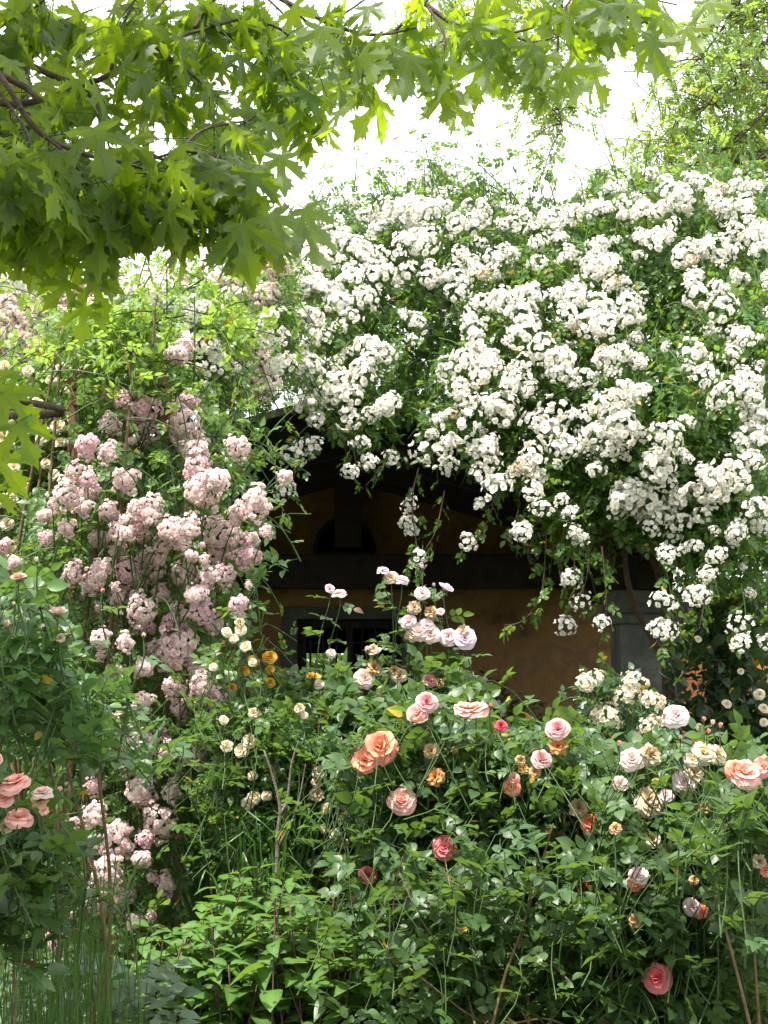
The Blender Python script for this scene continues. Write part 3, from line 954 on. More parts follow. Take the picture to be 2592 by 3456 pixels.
# roof
for s in (-1, 1):
    xe = (XL - 0.35) if s < 0 else (XR + 0.35)
    r0 = MB()
    o = [(ridge_x, ridge_z - 0.02), (xe, roof_z(xe) - 0.02), (xe, roof_z(xe) + 0.03), (ridge_x, ridge_z + 0.03)]
    if s > 0: r0.prism(o, 8.95, WY + 3.6)
    else: r0.prism(o[::-1], 8.95, WY + 3.6)
    ro = r0.build('roof_slope', M_OLDWOOD, porch, smooth=False)
    tl = MB()
    d = np.array((xe - ridge_x, 0, roof_z(xe) - ridge_z)); d /= np.linalg.norm(d); nrm = np.array((-d[2] * s, 0, abs(d[0])))
    for k in range(5, 32):                           # rows of half-round tiles running down the slope
        yk = 8.98 + k * 0.207
        a = np.array((ridge_x, yk, ridge_z + 0.04)); b = np.array((xe, yk, roof_z(xe) + 0.04))
        tl.tube(np.linspace(a, b, 9), [0.085, 0.10] * 4 + [0.085], 8)
    tl.build('roof_tiles', M_TILE, ro)
# grey stone columns
def column(xc, Y, name='stone_column'):
    ztop = P(1296, 1998, Y)[2]
    hw = 0.20
    c_ = MB()
    c_.box((xc - hw, Y - hw, 0.0), (xc + hw, Y + hw, ztop - 0.22))
    o = c_.build(name, M_STONE, porch, smooth=False, bevel=0.012)
    c_ = MB()
    c_.box((xc - hw - 0.025, Y - hw - 0.025, ztop - 0.22), (xc + hw + 0.025, Y + hw + 0.025, ztop - 0.15))
    c_.box((xc - hw - 0.05, Y - hw - 0.05, ztop - 0.15), (xc + hw + 0.05, Y + hw + 0.05, ztop))
    c_.build('capital', M_STONE, o, smooth=False, bevel=0.012)
    c_ = MB(); c_.box((xc - hw - .04, Y - hw - .04, 0.0), (xc + hw + .04, Y + hw + .04, 0.18)); c_.build('plinth', M_STONE, o, smooth=False, bevel=0.012)
column(P(2178, 2250, 9.5)[0], 9.5)
column(-2.85, 9.5)
# ceiling side of the left return wall
mb = MB(); mb.box((XL - 0.02, 10.4, -0.05), (XL + 0.22, WY, roof_z(XL) - 0.2)); mb.build('side_wall', M_OCHRE, porch, smooth=False)

# sunlit orange garden wall beyond the column
gw = MB()
gx0 = P(2215, 2300, 13.0)[0]
gw.box((gx0, 13.0, -0.05), (gx0 + 6.0, 13.3, P(2400, 2228, 13.0)[2]))
gwo = gw.build('garden_wall', M_ORANGE, smooth=False); tag(gwo, 'bright orange plaster wall behind the grey stone column', 'wall')

# slatted bench on the porch, plant pots
M_BENCH = surf_mat('bench_wood', [(0.3, (0.06, 0.05, 0.04)), (0.7, (0.14, 0.12, 0.10))], 10, 0.7, 0.3)
bx0, bx1 = P(1930, 2420, 10.6)[0], P(2260, 2420, 10.6)[0]; byz = P(1950, 2418, 10.6)[2]
bench = thing('wooden_bench', 'dark slatted wooden bench under the porch beside the column', 'bench', ((bx0 + bx1) / 2, 10.6, 0.02))
mb = MB(); mb.box((bx0, 10.15, 0.42), (bx1, 10.6, 0.46)); mb.build('seat', M_BENCH, bench, smooth=False)
mb = MB(); mb.beam((bx0, 10.62, byz), (bx1, 10.62, byz), 0.04, 0.06); mb.beam((bx0, 10.62, 0.5), (bx1, 10.62, 0.5), 0.04, 0.05)
for k in range(15):
    x = bx0 + (bx1 - bx0) * (k + .5) / 15
    mb.box((x - 0.014, 10.605, 0.525), (x + 0.014, 10.635, byz - 0.03))
mb.build('backrest', M_BENCH, bench, smooth=False)
for x in (bx0 + 0.03, bx1 - 0.03):
    for y in (10.19, 10.56):
        mb = MB(); mb.box((x - .03, y - .03, 0.02), (x + .03, y + .03, 0.42)); mb.build('leg', M_BENCH, bench, smooth=False)
    mb = MB(); mb.beam((x, 10.12, 0.66), (x, 10.6, 0.68), 0.05, 0.04); mb.beam((x, 10.18, 0.46), (x, 10.18, 0.64), 0.05, 0.05, up=(0, 1, 0)); mb.build('armrest', M_BENCH, bench, smooth=False)

def lathe(mb, prof, c, n=20, mat=0):
    V = []
    for rr, z in prof:
        V += [(c[0] + rr * math.cos(2 * PI * k / n), c[1] + rr * math.sin(2 * PI * k / n), c[2] + z) for k in range(n)]
    L = []
    for a in range(len(prof) - 1):
        for k in range(n):
            L += [a * n + k, a * n + (k + 1) % n, (a + 1) * n + (k + 1) % n, (a + 1) * n + k]
    mb.raw(V, L, [4] * ((len(prof) - 1) * n), [mat] * ((len(prof) - 1) * n))

def rr(seed): return np.random.default_rng(seed)

# lilac-flowered pot plant before the ochre wall
pb = P(1740, 2440, 10.4); r = rr(5)
ppt = thing('potted_plant', 'leafy pot plant with small lilac flowers standing before the ochre wall', 'plant', (pb[0], 10.4, 0.02))
mb = MB(); lathe(mb, [(0.0, 0.02), (0.12, 0.02), (0.18, 0.36), (0.20, 0.36), (0.20, 0.42), (0.17, 0.42), (0.16, 0.38), (0.0, 0.37)], (pb[0], 10.4, 0.02)); mb.build('pot', M_TILE, ppt)
st = MB(); L = Leaves(SMALL, r)
shrub_shoots(st, L, S([(990, 1480), (1040, 1440), (1150, 1500), (1180, 1570), (1000, 1580)]), (10.2, 10.6), 90, r, 0.3, 0.03, 0.055)
for k in range(10):
    st.tube(smooth_path([(pb[0], 10.4, 0.38), (pb[0] + r.normal(0, .1), 10.4, 0.6), P(r.uniform(1580, 1820), 2440, 10.4)], 6), [0.006] * 6, 4, 1, False)
st.build('stem', [M_GREENSTEM, M_TWIG], ppt)
leaves_later(L, 'foliage', M_LEAF_DARK, ppt)
for k, (u, v) in enumerate([(1610, 2320), (1650, 2310), (1640, 2335), (1660, 2325), (1625, 2340), (1700, 2390), (1640, 2300), (1590, 2330)]):
    p = P(u, v, 10.1); mb = MB(); R = face_frames(5, (0, -1, .4), .4, r)
    mb.inst(PFLOR[k % 4], p + r.normal(0, .02, (5, 3)), R, np.full(5, .018)); mb.build('flower', [PLILAC, M_GREENSTEM], ppt)

# ================================================================== SILVER MAPLE
r = rr(21)
tr_x = -3.0
maple = thing('maple_tree', 'big silver maple whose lobed leaves hang over the top of the garden', 'tree', (tr_x, 2.6, 0))
mb = MB()
mb.tube(smooth_path([(tr_x, 2.6, -0.1), (tr_x + .05, 2.62, 1.4), (tr_x - .03, 2.6, 2.8), (tr_x + .1, 2.55, 4.2), (tr_x + .3, 2.5, 5.6)], 24), np.linspace(0.22, 0.08, 24), 14)
mb.build('trunk', M_BARK, maple)
fork = np.array((tr_x, 2.6, 2.4))
fork2 = np.array((tr_x + .05, 2.58, 3.2))


def maple_bough(path, rad, twigs, leaves_extra, seed, name='branch', glow=0.15):
    """path: limb; twigs: list of paths off it; every leaf hangs on a petiole from a twig or the limb."""
    r = rr(seed)
    mb = MB()
    pp = smooth_path(path, 26)
    mb.tube(pp, np.linspace(rad, rad * .22, 26), 7)
    leaf_spots = []
    for tw in twigs:
        q = smooth_path(tw, 14)
        mb.tube(q, np.linspace(rad * .4, 0.0016, 14), 5)
        leaf_spots += [q[k] for k in range(2, 14)]
    bo = mb.build(name, M_BARK, maple)
    fol = MB(); P0 = []; D = []; Nn = []; Sz = []
    def leaf(basept, dirn, nrm, size, pet):
        P0.append(basept); D.append(dirn); Nn.append(nrm); Sz.append(size)
        if pet is not None:
            mid = (pet + basept) / 2 + np.array((0, 0, .012))
            fol.tube([pet, mid, basept], [0.0012, 0.0010, 0.0009], 3, 1, False)
    for sp in leaf_spots:
        for k in range(leaves_extra if r.random() < (0.8 if glow < .5 else .62) else leaves_extra - 1):
            off = np.array((r.normal(0, .045), r.normal(0, .045), -abs(r.normal(.05, .03))))
            b = sp + off
            if glow and r.random() < glow:      # held out flat, seen from below with the light through them
                d = unit(np.array((r.normal(0.1, .5), r.normal(-.2, .3), -.8))); n = np.array((r.normal(0, .3), r.uniform(.3, .8), r.uniform(.6, 1)))
            else:
                d = unit(np.array((r.normal(0.05, .34), r.normal(-.05, .28), -1.0)))
                n = np.array((r.normal(0, .9), r.choice((-1, 1, 1)) * r.uniform(.2, 1), r.uniform(.0, .5)))
            leaf(b, d, n, r.uniform(.052, .092) * (1.22 if glow > .5 else 1.0), sp)
    return bo, fol, leaf, (P0, D, Nn, Sz), r


def maple_finish(bo, fol, arr, r):
    P0, D, Nn, Sz = (np.array(q) for q in arr)
    R = frames(D, Nn)
    pick = r.integers(0, len(MAPLE), len(P0))
    for k in range(len(MAPLE)):
        q = pick == k
        fol.inst(MAPLE[k], P0[q], R[q], Sz[q])
    fol.build('foliage', [M_MAPLE, M_GREENSTEM], bo)


def Q(u, v, Y): return P(u * 1.5625, v * 1.5625, Y)


boughs = [
    # left upper limb
    ([fork2, Q(-150, 60, 2.6), Q(0, 110, 2.5), Q(180, 180, 2.4), Q(330, 100, 2.4), Q(520, 40, 2.5)], 0.0100,
     [[Q(180, 180, 2.4), Q(210, 240, 2.35), Q(240, 330, 2.3)], [Q(60, 140, 2.45), Q(60, 220, 2.3), Q(70, 300, 2.2)], [Q(330, 100, 2.4), Q(400, 150, 2.4), Q(470, 210, 2.4)], [Q(330, 100, 2.4), Q(330, 30, 2.5), Q(400, -40, 2.6)], [Q(450, 60, 2.5), Q(560, 110, 2.5), Q(640, 200, 2.45)], [Q(0, 110, 2.5), Q(100, 60, 2.6), Q(200, 20, 2.7)], [Q(520, 40, 2.5), Q(600, 60, 2.5), Q(680, 130, 2.5)], [Q(-60, 60, 2.6), Q(20, 20, 2.6), Q(90, -30, 2.6)], [Q(20, 120, 2.5), Q(40, 50, 2.5), Q(120, -20, 2.5)], [Q(240, 150, 2.4), Q(260, 70, 2.45), Q(300, -20, 2.5)], [Q(420, 60, 2.45), Q(470, -10, 2.5), Q(560, -40, 2.5)], [Q(180, 180, 2.4), Q(120, 200, 2.35), Q(20, 240, 2.3)]], 2),
    # middle limb
    ([fork2 + (0, 0, -.3), Q(-150, 200, 2.3), Q(-20, 150, 2.2), Q(90, 290, 2.15), Q(260, 350, 2.15), Q(390, 325, 2.2)], 0.0080,
     [[Q(90, 290, 2.15), Q(150, 340, 2.1), Q(190, 400, 2.1)], [Q(260, 350, 2.15), Q(320, 370, 2.15), Q(350, 400, 2.15)], [Q(390, 325, 2.2), Q(470, 340, 2.2), Q(560, 400, 2.25)], [Q(390, 325, 2.2), Q(440, 280, 2.25), Q(540, 260, 2.3)], [Q(0, 200, 2.2), Q(60, 290, 2.1), Q(60, 350, 2.1)], [Q(330, 335, 2.2), Q(400, 370, 2.2), Q(460, 410, 2.2)], [Q(470, 345, 2.2), Q(520, 380, 2.2), Q(540, 430, 2.2)]], 2),
    # lower limb
    ([fork, Q(-200, 330, 2.4), Q(-40, 270, 2.3), Q(60, 350, 2.25), Q(140, 430, 2.2), Q(190, 500, 2.2)], 0.0065,
     [[Q(60, 350, 2.25), Q(20, 390, 2.2), Q(-10, 440, 2.2)], [Q(100, 390, 2.2), Q(170, 400, 2.2), Q(230, 420, 2.2)], [Q(0, 300, 2.3), Q(60, 300, 2.3), Q(140, 330, 2.3)]], 2),
    # long top limb reaching right
    ([fork2 + (0, 0, .4), Q(150, -180, 2.7), Q(450, -80, 2.8), Q(690, 40, 2.75), Q(800, 75, 2.75), Q(900, 60, 2.8)], 0.0090,
     [[Q(690, 40, 2.75), Q(760, 90, 2.75), Q(830, 110, 2.75)], [Q(600, -10, 2.8), Q(680, 60, 2.75), Q(740, 70, 2.7)], [Q(500, -60, 2.8), Q(580, 0, 2.8), Q(640, 60, 2.75)], [Q(300, -120, 2.8), Q(330, -40, 2.7), Q(300, 30, 2.6)], [Q(690, 40, 2.75), Q(740, 30, 2.75), Q(800, -10, 2.8)], [Q(850, 70, 2.78), Q(900, 20, 2.8), Q(950, -20, 2.85)]], 1),
    # second top limb to the far right
    ([fork2 + (0, 0, .7), Q(300, -320, 2.9), Q(700, -160, 3.0), Q(920, 10, 2.95), Q(1000, 60, 2.9), Q(1090, 72, 2.9), Q(1150, 60, 2.9)], 0.0100,
     [[Q(920, 10, 2.95), Q(960, 80, 2.9), Q(945, 160, 2.85)], [Q(1000, 60, 2.9), Q(1060, 60, 2.9), Q(1100, 100, 2.9)], [Q(860, -40, 2.95), Q(960, -20, 2.95), Q(1060, 0, 3.0)], [Q(1090, 72, 2.9), Q(1150, 90, 2.9), Q(1200, 80, 2.9)]], 1),
    ([fork2 + (0, 0, .9), Q(500, -450, 3.1), Q(1000, -200, 3.1), Q(1260, -30, 3.05), Q(1340, 30, 3.0), Q(1400, 50, 3.0)], 0.0090,
     [[Q(1260, -30, 3.05), Q(1220, 20, 3.0), Q(1250, 40, 3.0)], [Q(1200, -60, 3.05), Q(1330, -20, 3.05), Q(1460, 10, 3.0)], [Q(1260, -30, 3.05), Q(1340, -40, 3.05), Q(1420, -30, 3.05)], [Q(1100, -140, 3.1), Q(1160, -60, 3.05), Q(1240, -20, 3.05)]], 1),
]
sig = {   # leaves one can pick out: (base u, v in the 1659 view, Y, length m, tip direction degrees from straight down, facing)
    4: [(955, 195, 2.80, .098, -12, 1), (1165, 118, 2.85, .090, -14, 1), (1060, 130, 2.85, .085, 15, 1), (1215, 150, 2.9, .10, -28, 1), (1100, 95, 2.9, .10, 5, -1), (1010, 60, 2.9, .10, 20, 1), (1140, 180, 2.9, .08, -35, 1)],
    5: [(1310, 10, 2.95, .10, 15, 1), (1400, 85, 3.0, .105, -25, 1), (1420, 30, 3.0, .095, 20, -1), (1330, 70, 3.0, .08, 20, 1), (1530, 0, 3.0, .085, -10, 1), (1230, 20, 3.0, .11, -40, 1), (1480, 60, 3.0, .08, -30, 1)],
    3: [(740, 100, 2.7, .10, 10, 1), (800, 90, 2.75, .10, -5, 1), (830, 120, 2.75, .085, 25, 1), (870, 60, 2.8, .09, 0, 1), (700, 170, 2.6, .085, -10, -1), (640, 250, 2.5, .095, -5, 1), (780, 160, 2.7, .09, 20, 1)],
    0: [(560, 250, 2.4, .085, 0, 1), (640, 180, 2.45, .08, 5, 1), (280, 300, 2.1, .09, 8, 1)],
    1: [(200, 275, 2.05, .098, -18, -1), (110, 330, 2.05, .095, 5, -1), (520, 485, 2.1, .10, -10, 1), (220, 490, 2.1, .085, 5, 1), (370, 430, 2.15, .10, -8, 1), (505, 470, 2.15, .085, -50, -1)],
    2: [(185, 660, 2.2, .066, 5, 1), (205, 600, 2.2, .070, -12, 1), (150, 610, 2.2, .062, 40, 1), (90, 470, 2.15, .09, 5, 1), (40, 480, 2.2, .09, 0, 1)],
}
for bi, (path, rad, tw, nl) in enumerate(boughs):
    bo, fol, leaf, arr, r = maple_bough(path, rad, tw, nl, 600 + bi, glow=0.8 if bi >= 3 else 0.05)
    for (u, v, Y, ln, ang, fc) in sig.get(bi, []):
        b = Q(u, v, Y); a = math.radians(ang)
        d = np.array((math.sin(-a), -0.12, -math.cos(a)))
        twb = min((np.linalg.norm(q - b), tuple(q)) for q in np.concatenate([smooth_path(t, 14) for t in tw]))[1]
        leaf(b, d, np.array((r.normal(0, .25), .6, .75)) if bi >= 3 else np.array((r.normal(0, .25), -1.0 * fc, .3)), ln, np.array(twb))
    maple_finish(bo, fol, arr, r)
# two nearer sprays at the left edge, lower down
bo, fol, leaf, arr, r = maple_bough([fork - (0, 0, .5), P(-250, 1400, 1.9), P(-60, 1330, 1.75), P(20, 1380, 1.7)], 0.008, [[P(-60, 1330, 1.75), P(-30, 1450, 1.7), P(-40, 1500, 1.7)]], 0, 650)
for (u, v, Y, ln, ang, fc) in [(10, 1330, 1.68, .060, -50, 1), (60, 1430, 1.68, .058, -25, 1), (-20, 1540, 1.7, .062, -40, 1), (-30, 1640, 1.7, .055, 5, 1), (-40, 1290, 1.7, .05, -70, 1)]:
    a = math.radians(ang); leaf(P(u, v, Y), np.array((math.sin(-a), .05, -math.cos(a))), np.array((.15, -1.0 * fc, .06)), ln, P(-30, 1400, 1.72))
maple_finish(bo, fol, arr, r)
# rest of the crown, unseen above and behind, added to shade the left boughs
up = MB(); P0 = []; D = []; Nn = []; r = rr(660)
limbs = []
for k in range(110):
    e = np.array((r.uniform(-3.0, -0.66), r.uniform(1.1, 2.25), r.uniform(3.1, 4.1))) if k < 84 else np.array((r.uniform(-3.4, 0.2), r.uniform(-2.4, 0.6), r.uniform(2.6, 4.2)))
    pth = smooth_path([fork2 + (0, 0, r.uniform(0, 1.5)), (fork2 + e) / 2 + (0, 0, .5), e], 12)
    up.tube(pth, np.linspace(.03, .006, 12), 6, 1)
    limbs.append(pth)
for k in range(15000):
    pth = limbs[r.integers(0, len(limbs))]; c = pth[r.integers(6, 12)]
    if c[1] < 1.5: c = c + r.normal(0, .25, 3)
    P0.append(c + r.normal(0, .20, 3) * (1, 1, .6)); D.append((r.normal(0, .5), r.normal(0, .5), -1)); Nn.append((r.normal(0, .7), r.normal(0, .7), .9))
P0 = np.array(P0); uu = None
R = frames(unit(np.array(D)), np.array(Nn)); pick = r.integers(0, len(MAPLE), len(P0))
for k in range(len(MAPLE)):
    q = pick == k; up.inst(MAPLE[k], P0[q], R[q], r.uniform(.075, .11, q.sum()), 0)
up.build('crown', [M_MAPLE, M_BARK], maple)

# ================================================================== WHITE RAMBLER ON THE PORCH ROOF
r = rr(31)
WPOLY = S([(590, 610), (620, 520), (690, 455), (740, 470), (810, 420), (880, 425), (955, 375), (1010, 420), (1070, 445), (1130, 425), (1200, 470), (1290, 440), (1340, 405), (1400, 385), (1470, 405), (1560, 370), (1670, 385), (1670, 1300), (1540, 1270), (1440, 1190), (1340, 1110), (1240, 1190), (1150, 1060), (1080, 1000), (930, 970), (870, 930), (750, 945), (670, 880), (640, 790), (610, 740), (620, 680)])


def Yw(u, v):
    """Depth of the face of the white rose at a photo pixel: it rolls back over the roof above."""
    u = np.asarray(u, float); v = np.asarray(v, float)
    t = np.clip((1350 - v) / 750, 0, 1)
    rt = np.clip((u - 1500) / 1000, 0, 1)
    return 8.35 + 1.5 * t ** 1.3 - 0.7 * rt + 0.16 * np.sin(u / 130.) * np.cos(v / 110.)


wbase = P(2260, 2700, 8.6); wbase[2] = 0.0
white = thing('white_rambling_rose', 'huge climbing rose covered in small white flowers, tumbling over the porch roof', 'climbing rose', wbase)
st = MB(); L = Leaves(ROSE7F, r)
# main stems by the column
for path in ([P(2260, 2700, 8.7), P(2270, 2350, 8.75), P(2215, 2180, 8.7), P(2150, 2060, 8.7), P(2110, 1900, 8.6), P(2120, 1600, 8.7), P(2050, 1300, 9.0)],
             [P(2290, 2700, 8.8), P(2250, 2350, 8.85), P(2235, 2000, 8.8), P(2190, 1850, 8.8), P(2180, 1650, 8.9), P(2300, 1300, 9.0)],
             [P(2240, 2700, 8.9), P(2262, 2200, 8.9), P(2262, 1950, 8.8), P(2330, 1700, 8.8), P(2400, 1400, 8.9)],
             [P(2050, 1900, 8.75), P(1900, 1500, 9.0), P(1500, 1200, 9.3), P(1150, 1100, 9.4)], [P(2120, 1600, 8.7), P(1700, 1150, 9.3), P(1300, 900, 9.8), P(1050, 880, 9.9)],
             [P(2300, 1300, 9.0), P(2390, 1050, 9.0), P(2410, 850, 9.2), P(2430, 700, 9.4)]):
    pth = smooth_path([q if k > 1 or q[2] > 0.6 else np.array((q[0], q[1], max(0.0, q[2] - .4))) for k, q in enumerate(path)], 22)
    if pth[0][2] < 1.2: pth[0][2] = -0.03
    st.tube(pth, np.linspace(0.030, 0.010, 22), 7, 1)
uv = np.concatenate((sample_poly(WPOLY, 1500, r), sample_poly(WPOLY, 1500, r)))
yy = Yw(uv[:, 0], uv[:, 1]) + np.concatenate((r.uniform(-.02, .5, 1500), r.uniform(.5, 1.2, 1500)))
GAPS = [S(g_) for g_ in ([(930, 630), (1020, 640), (1000, 770), (940, 880), (880, 950), (840, 900), (870, 800)], [(1380, 600), (1480, 630), (1510, 760), (1400, 740)], [(560, 640), (640, 600), (640, 700), (640, 800), (590, 780)], [(1180, 640), (1230, 660), (1200, 760), (1140, 720)], [(1400, 800), (1500, 800), (1480, 900), (1400, 900)])]
ingap = lambda u, v: np.any([in_poly(np.atleast_1d(u), np.atleast_1d(v), g_) for g_ in GAPS], axis=0)
gapm = ingap(uv[:, 0], uv[:, 1])
yy = np.where(gapm, yy + .45, yy)
tips = PV(uv[:, 0], uv[:, 1], yy)
for k in range(len(tips)):
    if gapm[k] and r.random() < .35: continue
    ln = r.uniform(.22, .48)
    d = unit(np.array((r.normal(0, .5), -0.5, r.normal(-.25, .55))))
    s0 = tips[k] - d * ln
    pts = curve_pts(s0, tips[k], r.uniform(0, .1), 5)
    st.tube(pts, np.linspace(.004, .0018, 5), 3, 0, False)
    shoot_leaves(L, pts, .1, .065, .152, r, up=.55, droop=.55, jit=.6)
# hanging sprays at the lower edge
hang = [[(905, 1010), (890, 1080), (900, 1180), (905, 1240)], [(960, 1060), (940, 1150), (900, 1210), (880, 1225)], [(1065, 1060), (1060, 1110), (1020, 1180), (1000, 1190)],
        [(1180, 1150), (1170, 1280), (1130, 1340), (1090, 1350)], [(640, 930), (640, 1000), (625, 1060)], [(760, 960), (770, 1010), (760, 1030)], [(850, 960), (830, 1000), (790, 1050)],
        [(1240, 1180), (1240, 1290), (1215, 1345)], [(1300, 1180), (1310, 1290), (1305, 1360)], [(1430, 1200), (1450, 1300), (1430, 1390)], [(1270, 1150), (1270, 1230), (1255, 1290)],
        [(1120, 1100), (1110, 1160), (1150, 1180)], [(1530, 1230), (1520, 1310), (1510, 1360)], [(1600, 1260), (1610, 1330), (1590, 1370)], [(560, 900), (555, 1000), (540, 1060)], [(1220, 1130), (1210, 1210), (1225, 1260)]]
for hpath in hang:
    y0 = float(Yw(hpath[0][0] * 1.5625, 1500)) - .05
    pts = smooth_path([Q(u, v, y0) for u, v in hpath], 12)
    st.tube(pts, np.linspace(.005, .0018, 12), 4, 1 if r.random() < .6 else 0, False)
    shoot_leaves(L, pts, .05, .06, .13, r, up=.5, droop=.7, jit=.5)
    shoot_leaves(L, pts + r.normal(0, .02, 3), .1, .07, .09, r, up=.5, droop=.7, jit=.5)
# young shoots against the sky
for sp in [[(1130, 450), (1060, 380), (990, 310), (975, 285)], [(1340, 440), (1330, 370), (1300, 270), (1285, 245)], [(950, 420), (930, 360), (915, 310)], [(1200, 440), (1185, 390), (1160, 330)], [(765, 410), (770, 350), (765, 315)], [(1380, 430), (1370, 400), (1365, 385)], [(860, 420), (835, 390), (820, 370)], [(680, 440), (700, 390), (690, 360)], [(1095, 420), (1040, 390), (1020, 370)], [(1260, 430), (1250, 380), (1210, 360)]]:
    pts = smooth_path([Q(u, v, 9.5) for u, v in sp], 10)
    st.tube(pts, np.linspace(.005, .002, 10), 4, 0, False)
    shoot_leaves(L, pts, .1, .085, .12, r, up=.5, droop=.3, jit=.5)
te0 = np.array([(640, 470), (800, 430), (960, 385), (1100, 430), (1280, 445), (1400, 395), (1560, 375)], float)
for k in range(40):
    u = r.uniform(640, 1420); v = np.interp(u, te0[:, 0], te0[:, 1]) + 10; h = r.uniform(25, 120) * (1.2 if 800 < u < 1320 else .6)
    pts = smooth_path([Q(u, v, 9.7), Q(u + r.normal(0, 10), v - h * .5, 9.65), Q(u + r.normal(-12, 22), v - h, 9.6)], 8)
    st.tube(pts, np.linspace(.004, .0016, 8), 4, 0, False)
    shoot_leaves(L, pts, .1, .075, .13, r, up=.5, droop=.3, jit=.5)
st.build('stems', [M_GREENSTEM, M_TWIG_RED], white)
leaves_later(L, 'foliage', M_LEAF_WHITE, white)

streaks = [[(640, 540), (760, 500), (870, 470), (960, 440)], [(600, 590), (700, 640), (760, 590), (850, 530), (940, 500)], [(630, 720), (690, 690), (730, 640)], [(660, 770), (670, 850), (680, 920), (690, 940)], [(720, 820), (760, 840), (800, 760)],
           [(820, 740), (880, 740), (910, 690)], [(1000, 560), (1080, 560), (1150, 530), (1200, 480), (1300, 460)], [(1230, 560), (1330, 600), (1300, 540)], [(1030, 720), (1080, 680), (1100, 640)], [(1140, 800), (1180, 760), (1230, 830)],
           [(960, 820), (1000, 780), (1050, 850), (1060, 930), (1060, 1060)], [(910, 910), (960, 930), (990, 920)], [(1130, 1020), (1200, 950), (1280, 1000)], [(1340, 1080), (1420, 1000), (1470, 960), (1430, 930)], [(1400, 1140), (1490, 1080), (1570, 1020)],
           [(1280, 640), (1330, 690), (1380, 660)], [(1350, 460), (1450, 430), (1540, 410), (1600, 440)], [(1420, 520), (1500, 560), (1560, 540)], [(1540, 690), (1600, 720)], [(1340, 770), (1350, 790)], [(1500, 760), (1550, 860)], [(1610, 800), (1640, 880), (1640, 990)],
           [(1240, 630), (1300, 700), (1250, 720)], [(1080, 800), (1130, 870), (1170, 930)], [(690, 560), (740, 530), (800, 560), (870, 600)], [(770, 640), (820, 590)], [(1160, 600), (1110, 700)], [(1650, 560), (1620, 460), (1500, 440)], [(1190, 900), (1250, 920), (1330, 900)],
           [(1000, 660), (940, 560)], [(1450, 620), (1560, 620)], [(1280, 830), (1240, 780)], [(660, 640), (690, 670), (640, 720), (670, 720)], [(740, 700), (800, 650)], [(1030, 960), (1000, 1010), (950, 1000)], [(1050, 620), (1020, 740), (1060, 790)], [(1380, 840), (1310, 980)], [(1440, 1050), (1370, 1090)], [(850, 850), (780, 890), (740, 860)], [(700, 480), (640, 560)], [(1000, 480), (1120, 470)], [(1430, 470), (1380, 500)], [(1580, 480), (1655, 500)]]
singles = [(885, 1090), (890, 1150), (905, 1205), (1010, 1170), (755, 1020), (800, 1000), (845, 990), (615, 1060), (632, 985), (1230, 1250), (1250, 1160), (1222, 1350), (1300, 1345), (1440, 1200), (1500, 1180), (1530, 1240), (1430, 1360), (1510, 1285), (1600, 1350), (1170, 1100), (1230, 1110), (1150, 1060), (1215, 1080), (1490, 1290), (1550, 1200), (1590, 1150), (1640, 1100), (1470, 1130), (1130, 1150), (1255, 1300), (1040, 1090), (960, 970), (880, 1130), (1430, 1300), (660, 965), (780, 960), (1600, 1390), (1655, 1390)]
cl = []
for sk in streaks:
    sk = np.array(sk, float); seg = np.linalg.norm(np.diff(sk, axis=0), axis=1); n = max(2, int(seg.sum() / 23)); cum = np.concatenate(([0], np.cumsum(seg)))
    d = np.linspace(0, cum[-1], n)
    for q in d:
        u = np.interp(q, cum, sk[:, 0]) + r.normal(0, 14); v = np.interp(q, cum, sk[:, 1]) + r.normal(0, 14)
        if ingap(u * 1.5625, v * 1.5625)[0] and r.random() < .75: continue
        cl.append((u * 1.5625, v * 1.5625, r.uniform(.5, 1.18), 0))
for (u, v) in singles:
    cl.append((u * 1.5625, v * 1.5625, r.uniform(.55, .85), 0))
for u, v in sample_poly(WPOLY, 210, r):
    if not ingap(u, v)[0]: cl.append((u, v, r.uniform(.3, .7), r.uniform(0, .25)))
top_edge = [(640, 470), (800, 415), (960, 375), (1100, 415), (1280, 430), (1400, 380), (1560, 370), (1660, 390)]
te = np.array(top_edge, float)
for u in np.linspace(640, 1655, 34):
    cl.append((u * 1.5625, (np.interp(u, te[:, 0], te[:, 1]) + r.uniform(-10, 75)) * 1.5625, r.uniform(.35, .8), r.uniform(0, .3)))
cl = np.array(cl)
order = np.argsort(-cl[:, 2] / (Yw(cl[:, 0], cl[:, 1])))
cl = cl[order]
wp = protos('white', 8, [PW, PSTAMEN, M_GREENSTEM], 700) + protos('white', 1, [PFADE, PSTAMEN, M_GREENSTEM], 709)
pos = PV(cl[:, 0], cl[:, 1], Yw(cl[:, 0], cl[:, 1]) - 0.14 + cl[:, 3])
for p_, c_ in zip(pos, cl): OPEN_FLOWERS.append((p_, .055 * c_[2], .4))
R = face_frames(len(cl), (-.1, -.75, .55), .35, r)
